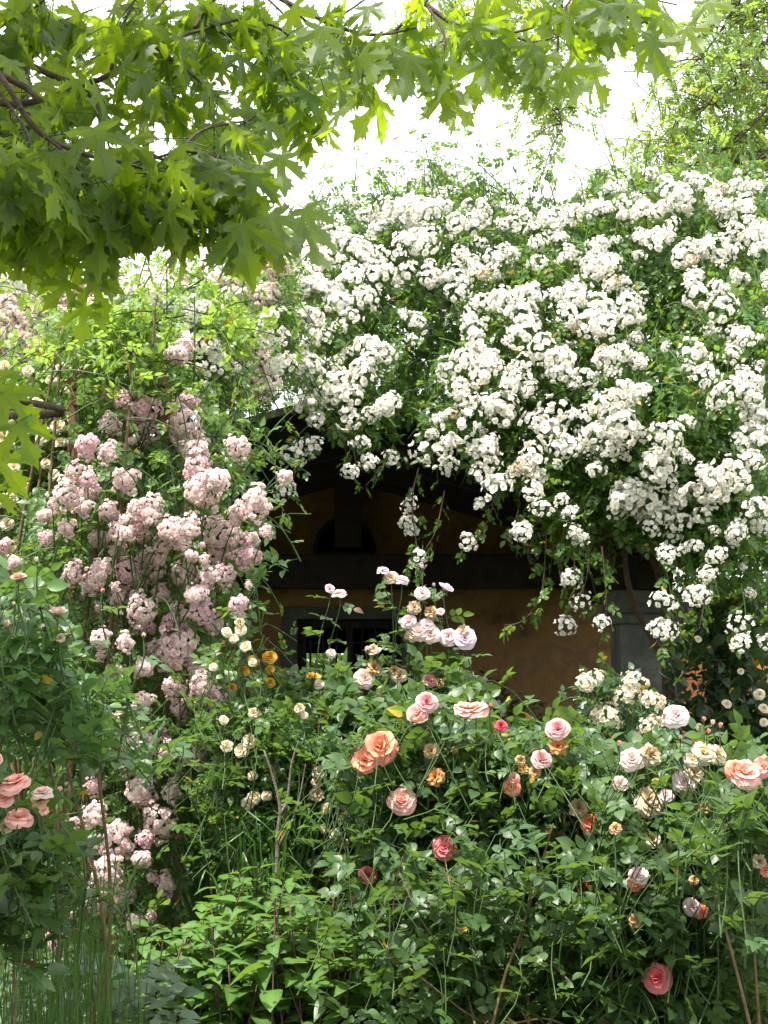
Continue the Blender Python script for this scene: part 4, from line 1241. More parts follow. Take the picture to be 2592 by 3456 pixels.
# keep every proto's raw arrays for the merged mass
rest = MB()
for k in range(len(cl)):
    if k % 12 == 8 and cl[k, 2] < .62: kk = 8
    else: kk = k % 8
    if k < 99:
        place_copy(wp[kk], white, pos[k], R[k], cl[k, 2], 'flower_cluster')
    else:
        src = wp[kk].data
        n = len(src.vertices); co = np.zeros(n * 3, np.float32); src.vertices.foreach_get('co', co)
        li = np.zeros(len(src.loops), np.int32); src.loops.foreach_get('vertex_index', li)
        lt = np.zeros(len(src.polygons), np.int32); src.polygons.foreach_get('loop_total', lt)
        mi = np.zeros(len(src.polygons), np.int32); src.polygons.foreach_get('material_index', mi)
        aa = np.zeros(n, np.float32); src.attributes['tint'].data.foreach_get('value', aa)
        rest.raw((co.reshape(-1, 3) * cl[k, 2]) @ R[k].T + pos[k], li, lt, np.where((mi == 0) & (kk == 8), 3, mi), aa)
rest.build('small_flower_clusters', [PW, PSTAMEN, M_GREENSTEM, PFADE], white, kind='stuff')

# ================================================================== PINK RAMBLER (left)
r = rr(41)
z3 = [(500, 230, 110), (475, 360, 95), (625, 300, 130), (640, 400, 90), (790, 350, 130), (790, 430, 100), (845, 480, 140), (845, 550, 110), (375, 450, 90), (468, 480, 85), (810, 260, 80), (340, 575, 80), (385, 600, 70), (545, 605, 115), (930, 600, 130), (870, 650, 150), (1105, 700, 130), (1030, 745, 80), (290, 665, 110), (400, 655, 80), (360, 720, 85), (197, 752, 75), (465, 740, 90), (225, 705, 45), (640, 740, 120), (600, 780, 110), (535, 775, 55), (545, 830, 70), (610, 840, 80), (730, 820, 110), (780, 860, 90), (815, 810, 90), (960, 840, 140), (1080, 860, 90), (1070, 930, 100), (430, 855, 95), (510, 910, 80), (205, 850, 60), (630, 935, 70), (660, 980, 95), (560, 995, 110), (450, 975, 75), (935, 930, 80), (880, 945, 50), (800, 1000, 120), (900, 1020, 80), (970, 1010, 80), (60, 955, 70), (20, 890, 70), (850, 1095, 110), (690, 1090, 80), (515, 1105, 75), (1030, 1140, 75), (610, 1160, 110), (620, 1220, 90), (920, 1220, 100), (870, 1170, 90), (430, 1285, 90), (540, 1300, 75), (770, 1310, 150), (740, 1350, 110), (620, 1410, 100), (850, 1430, 90), (770, 60, 110), (800, 30, 80), (320, 1000, 90), (400, 1040, 90), (775, 1200, 100), (500, 1440, 80)]
z5 = [(620, 85, 90), (750, 25, 80), (780, 110, 90), (915, 65, 100), (870, 10, 90), (590, 270, 110), (690, 270, 80), (850, 310, 100), (550, 370, 90), (610, 470, 110), (740, 470, 70), (410, 570, 70), (690, 600, 100), (515, 640, 90), (485, 700, 90), (615, 760, 70), (455, 815, 110), (720, 865, 70), (520, 910, 85), (415, 935, 70), (580, 1030, 60), (290, 1010, 70), (260, 1130, 70), (125, 1230, 50), (470, 990, 60), (410, 450, 60), (500, 170, 70)]
kz = 1296 / 1659.
pk = [(x * kz, 1152 + y * kz, w * kz) for x, y, w in z3] + [(x * kz, 2304 + y * kz, w * kz) for x, y, w in z5]
pbase = P(330, 3250, 5.0); pbase[2] = 0
pink = thing('pink_rambling_rose', 'tall rambling rose with dense pompom clusters of tiny pale pink flowers', 'climbing rose', pbase)
pp1 = protos('pink', 7, [PPINK, M_GREENSTEM, M_GREENSTEM], 800)
pp2 = protos('pink', 4, [PPINK2, M_GREENSTEM, M_GREENSTEM], 820)
st = MB(); L = Leaves(ROSE7F, r)
more = []
for (u, v, w) in pk:
    for q in range(2):
        if r.random() < .26:
            a = r.uniform(0, 6.28); more.append((u + math.cos(a) * w * 1.3, v + math.sin(a) * w * 1.3, w * r.uniform(.45, .75)))
prest = MB()
for k, (u, v, w) in enumerate(pk + more):
    w = w * (.98 if v < 2500 else 1.2)
    Y = 5.1 + r.normal(0, .12) + (0.35 if v < 1500 else 0)
    p = P(u, v, Y); sc = (w * Y / FPX) / 0.120
    z = unit(np.array((r.normal(0, .3), -0.8, .55 + r.normal(0, .2))))
    y = np.array((r.normal(0, .3), 0, 1.0))
    R = frames(y[None], z[None])[0]
    src = pp1[k % 7] if r.random() < .74 else pp2[k % 4]
    if k < len(pk): place_copy(src, pink, p, R, sc, 'flower_cluster')
    else:
        co, li, lt, mi, aa = raw_mesh(src); prest.raw((co * sc) @ R.T + p, li, lt, np.where((mi == 0) & (src in pp2), 3, mi), aa)
    OPEN_FLOWERS.append((p, .055 * sc, .5))
    b = p + np.array((r.normal(-.05, .08), r.uniform(.05, .2), -r.uniform(.15, .3)))
    pts = curve_pts(b, p - z * .05 * sc, .04, 6)
    st.tube(pts, np.linspace(.004, .002, 6), 4, 0, False)
    shoot_leaves(L, pts, .05, .045, .105, r, up=.6, droop=.35)
PKP = S([(110, 870), (250, 830), (420, 800), (520, 900), (520, 1060), (500, 1250), (500, 1420), (440, 1560), (420, 1750), (330, 1900), (250, 2010), (130, 2010), (60, 1800), (40, 1500), (30, 1200), (60, 1000)])
shrub_shoots(st, L, PKP, (5.05, 5.9), 520, r, .35, .05, .105, spread=.6, up=.6, droop=.35) if False else None
uv = sample_poly(PKP, 520, r); tips = PV(uv[:, 0], uv[:, 1], r.uniform(5.08, 5.95, len(uv)))
for tp in tips:
    d = unit(np.array((r.normal(0, .7), r.normal(-.3, .5), r.normal(.4, .6)))); ln = r.uniform(.2, .42)
    pts = curve_pts(tp - d * ln, tp, .05, 5); st.tube(pts, np.linspace(.0035, .0015, 5), 3, 0, False)
    shoot_leaves(L, pts, .05, .05, .105, r, up=.6, droop=.35, jit=.5)
for path, rad in (([(335, 2115), (300, 2010), (200, 1960), (195, 1900), (190, 1760), (175, 1600), (150, 1480)], .016), ([(130, 1640), (125, 1760), (128, 1880), (160, 2000), (215, 2080), (250, 2130)], .017), ([(290, 2120), (270, 1980), (180, 1870), (185, 1700), (230, 1500), (260, 1300), (300, 1100)], .014), ([(250, 1990), (270, 1900), (330, 1700), (380, 1400), (400, 1100), (440, 900)], .012), ([(330, 750), (340, 640), (370, 560)], .005), ([(290, 860), (270, 760), (250, 720)], .006)):
    pth = smooth_path([Q(u, v, 5.25) for u, v in path], 18)
    st.tube(pth, np.linspace(rad, rad * .22, 18), 6, 1)
    if pth[:, 2].min() < .7:
        lo = pth[np.argmin(pth[:, 2])]
        st.tube(smooth_path([lo, (lo + pbase) / 2 + (0.02, 0, 0), pbase + (r.normal(0, .05), 0, -.03)], 8), np.linspace(rad, rad * 1.2, 8), 6, 1)
for u, v in ((690, 1000), (620, 930), (700, 880), (300, 640), (420, 640), (360, 570)):
    b = Q(u if u < 500 else u - 200, v + 200, 5.5); tpp = Q(u - (0 if u < 500 else 60), v, 5.5)
    pts = curve_pts(b, tpp, .05, 9); st.tube(pts, np.linspace(.005, .002, 9), 4, 0, False); shoot_leaves(L, pts, .2, .06, .12, r, up=.5)
prest.build('small_flower_clusters', [PPINK, M_GREENSTEM, M_GREENSTEM, PPINK2], pink, kind='stuff')
st.build('stems', [M_GREENSTEM, M_TWIG], pink)
leaves_later(L, 'foliage', M_LEAF_PINK, pink)

# wooden frame inside the pink rambler
M_REDWOOD = surf_mat('red_brown_wood', [(0.3, (0.16, 0.075, 0.05)), (0.7, (0.26, 0.13, 0.09))], 12, 0.8, 0.3)
fx0, fx1 = P(252, 1350, 5.75)[0], P(565, 1350, 5.75)[0]; fz = P(252, 1325, 5.75)[2]; fpk = P(400, 1160, 5.75)[2]
frm = thing('wooden_rose_frame', 'reddish brown wooden frame with a peaked top standing inside the pink rambler', 'trellis', ((fx0 + fx1) / 2, 5.9, 0))
for x in (fx0, fx1):
    for y in (5.75, 6.25):
        mb = MB(); mb.box((x - .02, y - .02, -.05), (x + .02, y + .02, fz)); mb.build('post', M_REDWOOD, frm, smooth=False)
px = (fx0 + fx1) / 2
for y in (5.75, 6.25):
    for x, s in ((fx0, 1), (fx1, -1)):
        mb = MB(); mb.beam((x - .03 * s, y + .003, fz + .02), (px, y + .003, fpk), .035, .05); mb.build('rafter', M_REDWOOD, frm, smooth=False)
    for zz in (fz - .04, P(420, 1680, 5.7)[2], 1.2):
        mb = MB(); mb.beam((fx0, y - .035, zz), (fx1, y - .035, zz), .03, .045); mb.build('crossbar', M_REDWOOD, frm, smooth=False)
mb = MB(); xx = P(425, 1600, 5.68)[0]; mb.box((xx - .022, 5.66, 1.2), (xx + .022, 5.70, P(425, 1480, 5.68)[2])); mb.build('upright', M_REDWOOD, frm, smooth=False)
mb = MB(); mb.box((px - .022, 5.73, fpk - .05), (px + .022, 5.77, fpk + .10)); mb.build('finial', M_REDWOOD, frm, smooth=False)

# ================================================================== GENERIC CLIMBERS AND SHRUBS AT THE BACK
def back_plant(name, label, cat, poly, Y, n, tm, lm, size, seed, length=.35, spacing=.05, base_uv=None, up=.6, droop=.3, clusters=None, cl_mats=None, kind='white', cl_scale=(.6, 1.), jit=.5, leafdir=(0, -.4, .3), flower='flower_cluster', stem2=None, canes=8):
    r = rr(seed)
    us = [p[0] for p in poly]
    Ym = (Y[0] + Y[1]) / 2
    b = P(base_uv or (min(us) + max(us)) / 2, 2250, Ym); b[2] = 0
    t = thing(name, label, cat, b)
    st = MB(); L = Leaves(tm, r)
    uv = sample_poly(poly, n, r); tips = PV(uv[:, 0], uv[:, 1], r.uniform(Y[0], Y[1], n))
    for tp in tips:
        d = unit(np.array(leafdir) + r.normal(0, .5, 3)); ln = length * r.uniform(.6, 1.3)
        pts = curve_pts(tp - d * ln, tp, .04, 5); st.tube(pts, np.linspace(.004, .0016, 5), 3, 0, False)
        shoot_leaves(L, pts, .05, spacing, size, r, up=up, droop=droop, jit=jit)
    for k in range(canes):
        e = tips[r.integers(0, n)]; bb = b + np.array((r.normal(0, .12), r.normal(0, .1), -.03))
        st.tube(smooth_path([bb, (bb * .5 + e * .5) + r.normal(0, .12, 3) * (1, 1, 0), e], 12), np.linspace(.016, .005, 12), 6, 1)
    st.build('stems', [M_GREENSTEM, stem2 or M_TWIG], t)
    leaves_later(L, 'foliage', lm, t)
    if clusters is not None:
        pr_ = protos(kind, 5, cl_mats, seed * 7 + 1000)
        for k, (u, v, s) in enumerate(clusters):
            R = face_frames(1, (0, -.8, .5), .3, r)[0]
            place_copy(pr_[k % 5], t, P(u, v, Y[0] - .06 + r.uniform(0, .12)), R, s * r.uniform(*cl_scale), flower)
    return t

r = rr(51)
c1 = [(u, v, 1.0) for u, v in sample_poly(S([(0, 620), (80, 600), (180, 700), (190, 800), (0, 780)]), 110, r)] + [(u, v, .8) for u, v in sample_poly(S([(0, 590), (300, 610), (420, 650), (300, 740), (190, 740)]), 45, r)]
back_plant('fading_rambling_rose', 'climbing rose of fading blush clusters just below the maple leaves', 'climbing rose', S([(-60, 600), (60, 580), (300, 600), (420, 640), (300, 760), (200, 840), (-60, 830)]), (7.2, 7.9), 300, ROSE7F, M_LEAF_LIME, .11, 52, clusters=c1, cl_mats=[PBEIGE, M_GREENSTEM, M_GREENSTEM], kind='pink', cl_scale=(.7, 1.15))
c2 = [(x * 1.5625, y * 1.5625, 1.) for x, y in ((540, 680), (550, 710), (530, 735), (560, 760), (520, 790), (545, 810), (540, 850), (500, 700), (440, 690), (575, 830), (470, 610), (530, 600), (585, 640), (600, 580), (560, 640), (510, 640), (480, 655), (400, 640), (440, 620), (380, 600))]
back_plant('buff_rambling_rose', 'climbing rose with buff brown spent clusters beside the porch roof', 'climbing rose', S([(440, 620), (540, 570), (640, 600), (645, 720), (615, 815), (545, 860), (480, 890), (440, 900), (430, 800), (400, 700)]), (7.6, 8.5), 300, ROSE7F, M_LEAF_WHITE, .10, 53, clusters=c2, cl_mats=[PBEIGE, M_GREENSTEM, M_GREENSTEM], kind='pink', cl_scale=(.75, 1.2), droop=.5, base_uv=560)
c2 += [(u, v, 1.) for u, v in sample_poly(S([(320, 600), (560, 570), (600, 680), (420, 720), (300, 700)]), 26, r)]
c3 = [(x * 1.5625, y * 1.5625, 1.) for x, y in ((425, 810), (470, 760), (445, 740), (480, 790), (400, 740), (430, 860), (590, 730), (610, 790), (585, 690), (180, 770), (300, 620), (350, 620), (330, 660), (430, 655), (20, 600), (60, 620), (250, 640), (280, 680), (220, 690), (380, 660), (400, 690), (310, 700), (350, 740), (200, 730), (240, 770))]
back_plant('young_white_rose', 'lime leaved climbing rose with a few white clusters above the pink rambler', 'climbing rose', S([(200, 720), (300, 640), (440, 640), (520, 670), (530, 700), (470, 770), (420, 800), (380, 790), (250, 830)]), (6.0, 6.6), 260, ROSE7F, M_LEAF_LIME, .115, 54, clusters=c3, cl_mats=[PW, PSTAMEN, M_GREENSTEM], cl_scale=(.6, .85), length=.4, base_uv=520)
back_plant('rambler_sprays', 'lime green leafy sprays half hiding the wooden frame', 'climbing rose', S([(120, 700), (220, 660), (320, 700), (330, 800), (230, 820), (130, 790)]), (5.3, 5.7), 90, ROSE7F, M_LEAF_LIME, .115, 154, length=.35)
# cream climbing rose at the far left
r = rr(55)
t = back_plant('cream_climbing_rose', 'lime leaved climbing rose with loose cream flowers beside the wooden frame', 'climbing rose', S([(-40, 780), (120, 770), (220, 860), (200, 960), (140, 1080), (80, 1180), (-40, 1200)]), (5.9, 6.6), 300, ROSE5F, M_LEAF_LIME, .115, 55, canes=6)
blooms(t, [(x * 1.5625, y * 1.5625, 5.85, w, 'loose', PCREAM) for x, y, w in ((5, 945, 60), (15, 960, 60), (60, 925, 55), (90, 945, 60), (125, 920, 60), (130, 955, 50), (30, 1010, 55), (5, 1080, 60), (25, 1075, 50), (115, 1025, 50), (95, 930, 45), (15, 1130, 55), (155, 900, 50), (20, 905, 40), (60, 800, 45), (110, 820, 45), (30, 840, 50), (80, 870, 50), (150, 840, 40), (10, 790, 45), (180, 800, 40), (50, 860, 45), (15, 870, 50), (130, 790, 40), (100, 1000, 45), (50, 1050, 45), (70, 980, 45))], None, None, r, None, .1)
# shrubs that close the view at the back left
back_plant('dense_shrub', 'dense mid green shrub closing the gap behind the pink rambler', 'shrub', S([(-60, 1150), (150, 1000), (330, 1000), (480, 1100), (480, 1900), (300, 2100), (-60, 2100)]), (6.6, 7.6), 620, OVAL, M_LEAF_PINK, .085, 56, spacing=.04, length=.4)
# dark climber at the right of the column, with a few dull white roses
r = rr(57)
dk = back_plant('dark_climber', 'dark leaved climber with few dull white flowers before the orange wall', 'climbing rose', S([(1530, 1360), (1560, 1300), (1620, 1300), (1630, 1440), (1680, 1500), (1680, 1640), (1530, 1640), (1525, 1500)]), (8.0, 8.5), 230, OVAL, M_LEAF_DARK, .085, 57, spacing=.04)
blooms(dk, [(x * 1.5625, y * 1.5625, 7.95, w, 'full', PCREAM) for x, y, w in ((1450, 1555, 30), (1462, 1550, 30), (1458, 1565, 30), (1570, 1520, 34), (1640, 1500, 40), (1650, 1530, 36), (1508, 1380, 26), (1510, 1570, 26), (1600, 1450, 24), (1650, 1560, 30))], None, None, r, None, .1)
wc = [(u * 1.5625, v * 1.5625, 1.) for u, v in ((1265, 1475), (1360, 1485), (1372, 1470), (1305, 1545), (1320, 1555), (1355, 1500), (1405, 1570), (1415, 1560), (1410, 1515), (1280, 1470))]
back_plant('pillar_rose', 'glossy leaved rose with rounded off white clusters at the foot of the grey stone column', 'rose bush', S([(1255, 1465), (1300, 1455), (1370, 1495), (1400, 1530), (1420, 1600), (1300, 1610), (1285, 1570)]), (7.0, 7.5), 90, ROSE5F, M_LEAF_BLUE, .12, 58, clusters=wc, cl_mats=[PCREAM, PSTAMEN, M_GREENSTEM], cl_scale=(.55, .75), spacing=.05, length=.18)
# yard shrub behind the window and sunny garden shrubs to the right
back_plant('yard_shrub', 'sunlit shrub seen through the barred window', 'shrub', [(950, 2150), (1300, 2150), (1350, 2400), (950, 2450)], (16.2, 17.2), 260, OVAL, M_LEAF_PINK, .12, 59, spacing=.07, length=.5)
back_plant('sunny_shrub', 'bright yellow green shrub beyond the orange wall', 'shrub', S([(1400, 1280), (1700, 1250), (1760, 1480), (1400, 1500)]), (14.2, 15.4), 420, OVAL, M_LEAF_SUN, .12, 60, spacing=.06, length=.5)

# ================================================================== LOCUST TREE (upper right)
r = rr(61)
lb = np.array((6.9, 12.5, 0.0))
loc = thing('locust_tree', 'feathery leaved locust tree rising behind the white roses', 'tree', lb)
mb = MB()
mb.tube(smooth_path([lb + (0, 0, -.1), lb + (-.1, 0, 2.5), lb + (-.5, 0, 5), lb + (-.9, 0, 7.5)], 16), np.linspace(.2, .09, 16), 10)
mb.build('trunk', M_BARK, loc)
mb = MB(); L = Leaves(LOCUST, r)
lp = [[(2700, 900), (2450, 880), (2250, 930), (2130, 900)], [(2700, 560), (2480, 640), (2250, 720), (2080, 740)], [(2750, 200), (2620, 330), (2480, 480), (2330, 560), (2200, 640)], [(2700, -100), (2600, 120), (2520, 240), (2440, 330), (2380, 360)], [(2600, -200), (2500, 0), (2400, 150), (2350, 230)], [(2700, 700), (2560, 780), (2420, 830), (2280, 850)], [(2690, 430), (2570, 520), (2450, 560)], [(2100, -300), (1900, -50), (1840, 120), (1790, 300)], [(2000, -300), (1700, -30), (1560, 60), (1500, 160)], [(2000, -300), (1900, 0), (1880, 300), (1900, 450)], [(2690, 0), (2600, 50), (2520, 60)], [(2690, 300), (2600, 400), (2540, 520)], [(2700, 640), (2500, 520), (2330, 470), (2230, 500)], [(2700, 800), (2400, 700), (2200, 620), (2100, 650)], [(2700, 100), (2550, 200), (2420, 330), (2330, 400)]]
for k, pth in enumerate(lp):
    Y = 12 + r.uniform(-.6, .6)
    pts = smooth_path([lb + (-.9 if k in (7, 8, 9) else -.5, 0, 6.5 if k in (7, 8, 9, 4, 3) else 4.2)] + [P(u, v, Y) for u, v in pth], 26)
    mb.tube(pts, np.linspace(.022, .005, 26), 6)
    for q in range(38 if k not in (7, 8, 9) else 40):
        i = r.integers(9, 26); a = pts[i]; d = unit(np.array((r.normal(-.3, .7), r.normal(0, .6), r.normal(-.1, .5)))); e = a + d * r.uniform(.2, .6)
        tw = curve_pts(a, e, .05, 5); mb.tube(tw, np.linspace(.006, .002, 5), 4, 0, False)
        shoot_leaves(L, tw, .2, .07, .24, r, up=.6, droop=.4, jit=.5)
mb.build('branches', M_BARK, loc)
leaves_later(L, 'crown', M_LEAF_LOCUST, loc)

# thin television aerials behind the tree
M_METAL = surf_mat('aerial_metal', [(0.3, (0.12, 0.12, 0.16)), (0.7, (0.2, 0.2, 0.26))], 20, 0.5, 0.1)
ab = P(2570, 800, 13.5)
an = thing('roof_aerial', 'thin wire aerial poking out of the feathery tree above the white roses', 'aerial', (ab[0], 13.5, 0.0))
mb = MB(); mb.tube([(ab[0], 13.5, 0.0), P(2570, 270, 13.5)], .006, 6); mb.build('mast', M_METAL, an)
for (p0, p1, p2, p3) in (((2105, 240), (2255, 248), (2200, 330), (2155, 360)), ((2070, 465), (2230, 480), (2160, 545), (2125, 590))):
    mb = MB()
    mb.tube([P(*p0, 13.5), P(*p1, 13.5), P(2570, p1[1] + 12, 13.5)], .006, 5); mb.tube([P(*p0, 13.5), P(*p2, 13.5), P(2570, p2[1] + 210, 13.5)], .006, 5); mb.tube([P(*p2, 13.5), P(*p3, 13.5)], .004, 5)
    mb.build('aerial_arm', M_METAL, an)

# ================================================================== ROSE BUSHES OF THE BED
def rose_bush(name, label, poly, Y, nsh, seed, items, lm=M_LEAF_ROSE, size=.098, tm=ROSE5, spacing=.05, length=.22, base_u=None, spread=.5, cane_n=7, cane_rad=.008, stem2=M_TWIG, up=.8, bdz=.3, cat='rose bush', extra=None, jit=.45, droop=.25, group=None):
    r = rr(seed)
    us = [p[0] for p in poly]; Ym = (Y[0] + Y[1]) / 2
    b = P(base_u or (min(us) + max(us)) / 2, 2250, Ym); b[2] = 0.0
    t = thing(name, label, cat, b, group)
    st = MB(); L = Leaves(tm, r)
    tips = shrub_shoots(st, L, poly, Y, int(nsh * 1.7), r, length, spacing, size, spread=spread, up=(0, -.12, 1), t0=.1, jit=jit, droop=droop) if True else None
    for k in range(cane_n):
        e = tips[r.integers(0, len(tips))] - np.array((0, 0, length)); bb = b + np.array((r.normal(0, .10), r.normal(0, .08), -.04))
        mid = bb * .45 + e * .55 + np.array((r.normal(0, .06), r.normal(0, .06), r.uniform(-.05, .1)))
        st.tube(smooth_path([bb, mid, e], 12), np.linspace(cane_rad, cane_rad * .45, 12), 6, 1)
    blooms(t, items, st, L, r, below(.05, bdz), size * .9)
    if extra: extra(st, L, r, b)
    st.build('canes', [M_GREENSTEM, stem2], t)
    leaves_later(L, 'foliage', lm, t)
    return t


def I(lst, Y, k=1.5625, px_k=1.0):
    return [(a * k, b * k, Y + (q[6] if len(q) > 6 else 0), w * px_k, kd, mt) + ((q[5],) if len(q) > 5 and q[5] else ()) for q in lst for a, b, w, kd, mt in [q[:5]]]


# tall pale pink rose
rose_bush('rose_bush', 'tall rose bush with pale lilac pink blooms before the barred window',
          S([(700, 1480), (780, 1440), (880, 1450), (1010, 1440), (1030, 1480), (990, 1560), (760, 1580), (690, 1560)]), (4.9, 5.5), 110, 901,
          I([(712, 1272, 40, 'cup', PLILAC), (733, 1283, 62, 'full', PBLUSH, 'side'), (828, 1232, 55, 'open', PLILAC, 'side'), (845, 1248, 60, 'full', PFADE), (868, 1252, 62, 'open', PLILAC, 'side'), (912, 1230, 30, 'bud', PLILAC), (912, 1282, 62, 'full', PPALE), (962, 1273, 68, 'cup', PLILAC, 'side'), (938, 1268, 24, 'bud', PLILAC),
             (895, 1312, 64, 'faded', PFADE), (930, 1322, 60, 'faded', PBROWN), (952, 1322, 34, 'cup', PLILAC), (882, 1342, 70, 'open', PPALE), (905, 1362, 90, 'open', PBLUSH), (930, 1370, 80, 'full', PBLUSH), (892, 1370, 70, 'faded', PFADE), (922, 1350, 70, 'open', PPALE), (968, 1376, 80, 'loose', PPALE), (1003, 1378, 95, 'full', PLILAC), (1000, 1362, 60, 'faded', PFADE),
             (807, 1400, 44, 'faded', PFADE), (792, 1410, 40, 'bud', PBLUSH), (812, 1412, 62, 'cup', PBLUSH, 'side'), (808, 1442, 70, 'faded', PBROWN), (788, 1466, 86, 'full', PBLUSH), (862, 1458, 70, 'open', PFADE), (852, 1448, 50, 'faded', PBROWN), (715, 1410, 44, 'loose', PPALE), (690, 1480, 44, 'cup', PBLUSH), (928, 1470, 60, 'full', PROSE), (950, 1475, 44, 'faded', PBROWN)], 5.2, px_k=.88), size=.12, bdz=.45, length=.35, cane_n=6, group='rose bushes in the bed')
# orange rose
rose_bush('rose_bush', 'rose bush with small orange yellow blooms beside the pink rambler',
          S([(480, 1470), (560, 1440), (690, 1460), (720, 1540), (640, 1600), (500, 1600)]), (5.5, 6.0), 80, 902,
          I([(547, 1427, 44, 'full', PORANGE), (583, 1419, 52, 'full', PORANGE), (583, 1446, 34, 'open', PORANGE), (527, 1448, 44, 'open', PORANGE), (677, 1464, 50, 'cup', PORANGE, 'side'), (583, 1474, 40, 'full', PORANGE), (500, 1486, 40, 'open', PORANGE), (487, 1392, 34, 'cup', PORANGE), (535, 1490, 34, 'faded', PORANGE), (682, 1565, 34, 'cup', PRUST)], 5.6), size=.115, group='rose bushes in the bed')
# cream rose with fine leaves
def gnarly(st, L, r, b):
    for path, rad in (([(612, 2005), (600, 1985), (582, 1962), (597, 1900), (600, 1800), (605, 1745), (590, 1680), (570, 1620)], .013), ([(603, 1760), (620, 1730), (630, 1650), (645, 1600)], .007), ([(600, 1830), (640, 1750), (660, 1650)], .006)):
        pth = smooth_path([Q(u, v, 4.6) for u, v in path], 20); st.tube(pth, np.linspace(rad, rad * .2, 20), 7, 1)
        if path[0][1] > 1950:
            lo = pth[0]; st.tube(smooth_path([lo, lo * (1, 1, .5) + (.02, .05, 0), lo * (1, 1, 0) + (.03, .1, -.04)], 6), np.full(6, rad), 7, 1)
rose_bush('rose_bush', 'fine leaved rose bush with loose cream flowers and grey gnarled stem',
          S([(440, 1400), (560, 1500), (700, 1560), (760, 1650), (760, 1850), (620, 1880), (480, 1750), (420, 1600)]), (4.7, 5.5), 420, 903,
          I([(520, 1360, 46, 'loose', PCREAM), (505, 1378, 40, 'loose', PCREAM), (530, 1395, 44, 'loose', PCREAM), (490, 1365, 40, 'loose', PCREAM), (518, 1345, 40, 'faded', PFADE), (545, 1430, 34, 'loose', PCREAM), (460, 1440, 34, 'loose', PCREAM), (548, 1540, 46, 'faded', PFADE), (483, 1555, 36, 'loose', PCREAM), (540, 1600, 60, 'loose', PCREAM), (520, 1620, 60, 'loose', PCREAM), (490, 1610, 50, 'loose', PCREAM), (545, 1675, 40, 'loose', PCREAM), (548, 1722, 55, 'loose', PCREAM), (575, 1718, 44, 'loose', PCREAM), (535, 1735, 50, 'loose', PCREAM), (690, 1668, 56, 'loose', PCREAM), (683, 1690, 40, 'faded', PFADE), (685, 1715, 60, 'faded', PFADE), (705, 1745, 46, 'loose', PCREAM), (738, 1770, 44, 'faded', PFADE), (700, 1790, 36, 'loose', PCREAM), (722, 1800, 44, 'loose', PCREAM), (740, 1820, 44, 'faded', PFADE), (645, 1850, 34, 'loose', PCREAM), (672, 1862, 34, 'loose', PCREAM), (648, 1530, 44, 'faded', PFADE), (657, 1545, 30, 'loose', PCREAM)], 4.75), lm=M_LEAF_CREAM, size=.095, tm=ROSE7F, spacing=.042, extra=gnarly, stem2=M_GREYWOOD, group='rose bushes in the bed')
# coral rose
rose_bush('rose_bush', 'rose bush with two large coral blooms side by side mid bed',
          S([(700, 1650), (760, 1560), (880, 1510), (1010, 1500), (1080, 1560), (1060, 1700), (980, 1800), (800, 1800), (720, 1740)]), (3.95, 4.5), 190, 904,
          I([(822, 1612, 128, 'open', PCORAL), (789, 1640, 100, 'open', PCORAL), (922, 1517, 78, 'full', PROSE), (900, 1540, 80, 'open', PAPRICOT), (910, 1560, 60, 'cup', PAPRICOT, 'side'), (1003, 1530, 80, 'open', PAPRICOT, 'side'), (1025, 1533, 96, 'open', PAPRICOT, 'side'), (1060, 1530, 30, 'bud', PCORAL), (868, 1730, 100, 'full', PAPRICOT), (932, 1622, 62, 'faded', PBROWN), (940, 1678, 74, 'faded', PRUST), (795, 1890, 66, 'full', PREDPINK), (980, 1628, 36, 'bud', PCORAL), (1082, 1568, 46, 'full', PCRIMSON)], 4.0), size=.098, bdz=.35, group='rose bushes in the bed')
# pink rose, middle
rose_bush('rose_bush', 'rose bush with clear pink full bloom just above a rusty spent one',
          S([(1010, 1610), (1100, 1570), (1230, 1560), (1300, 1610), (1300, 1760), (1180, 1840), (1020, 1820)]), (3.9, 4.5), 190, 905,
          I([(1205, 1575, 84, 'full', PROSE), (1206, 1612, 72, 'faded', PRUST), (1170, 1640, 74, 'full', PROSE), (1105, 1700, 70, 'open', PCORAL), (1108, 1680, 50, 'open', PAPRICOT), (1125, 1642, 44, 'faded', PBROWN), (1155, 1668, 52, 'faded', PBROWN), (1250, 1745, 76, 'faded', PFADE), (1275, 1778, 74, 'full', PCORAL), (1130, 1660, 40, 'faded', PRUST), (1262, 1915, 56, 'full', PCRIMSON), (960, 1830, 90, 'open', PREDPINK)], 3.95), size=.098, bdz=.35, group='rose bushes in the bed')
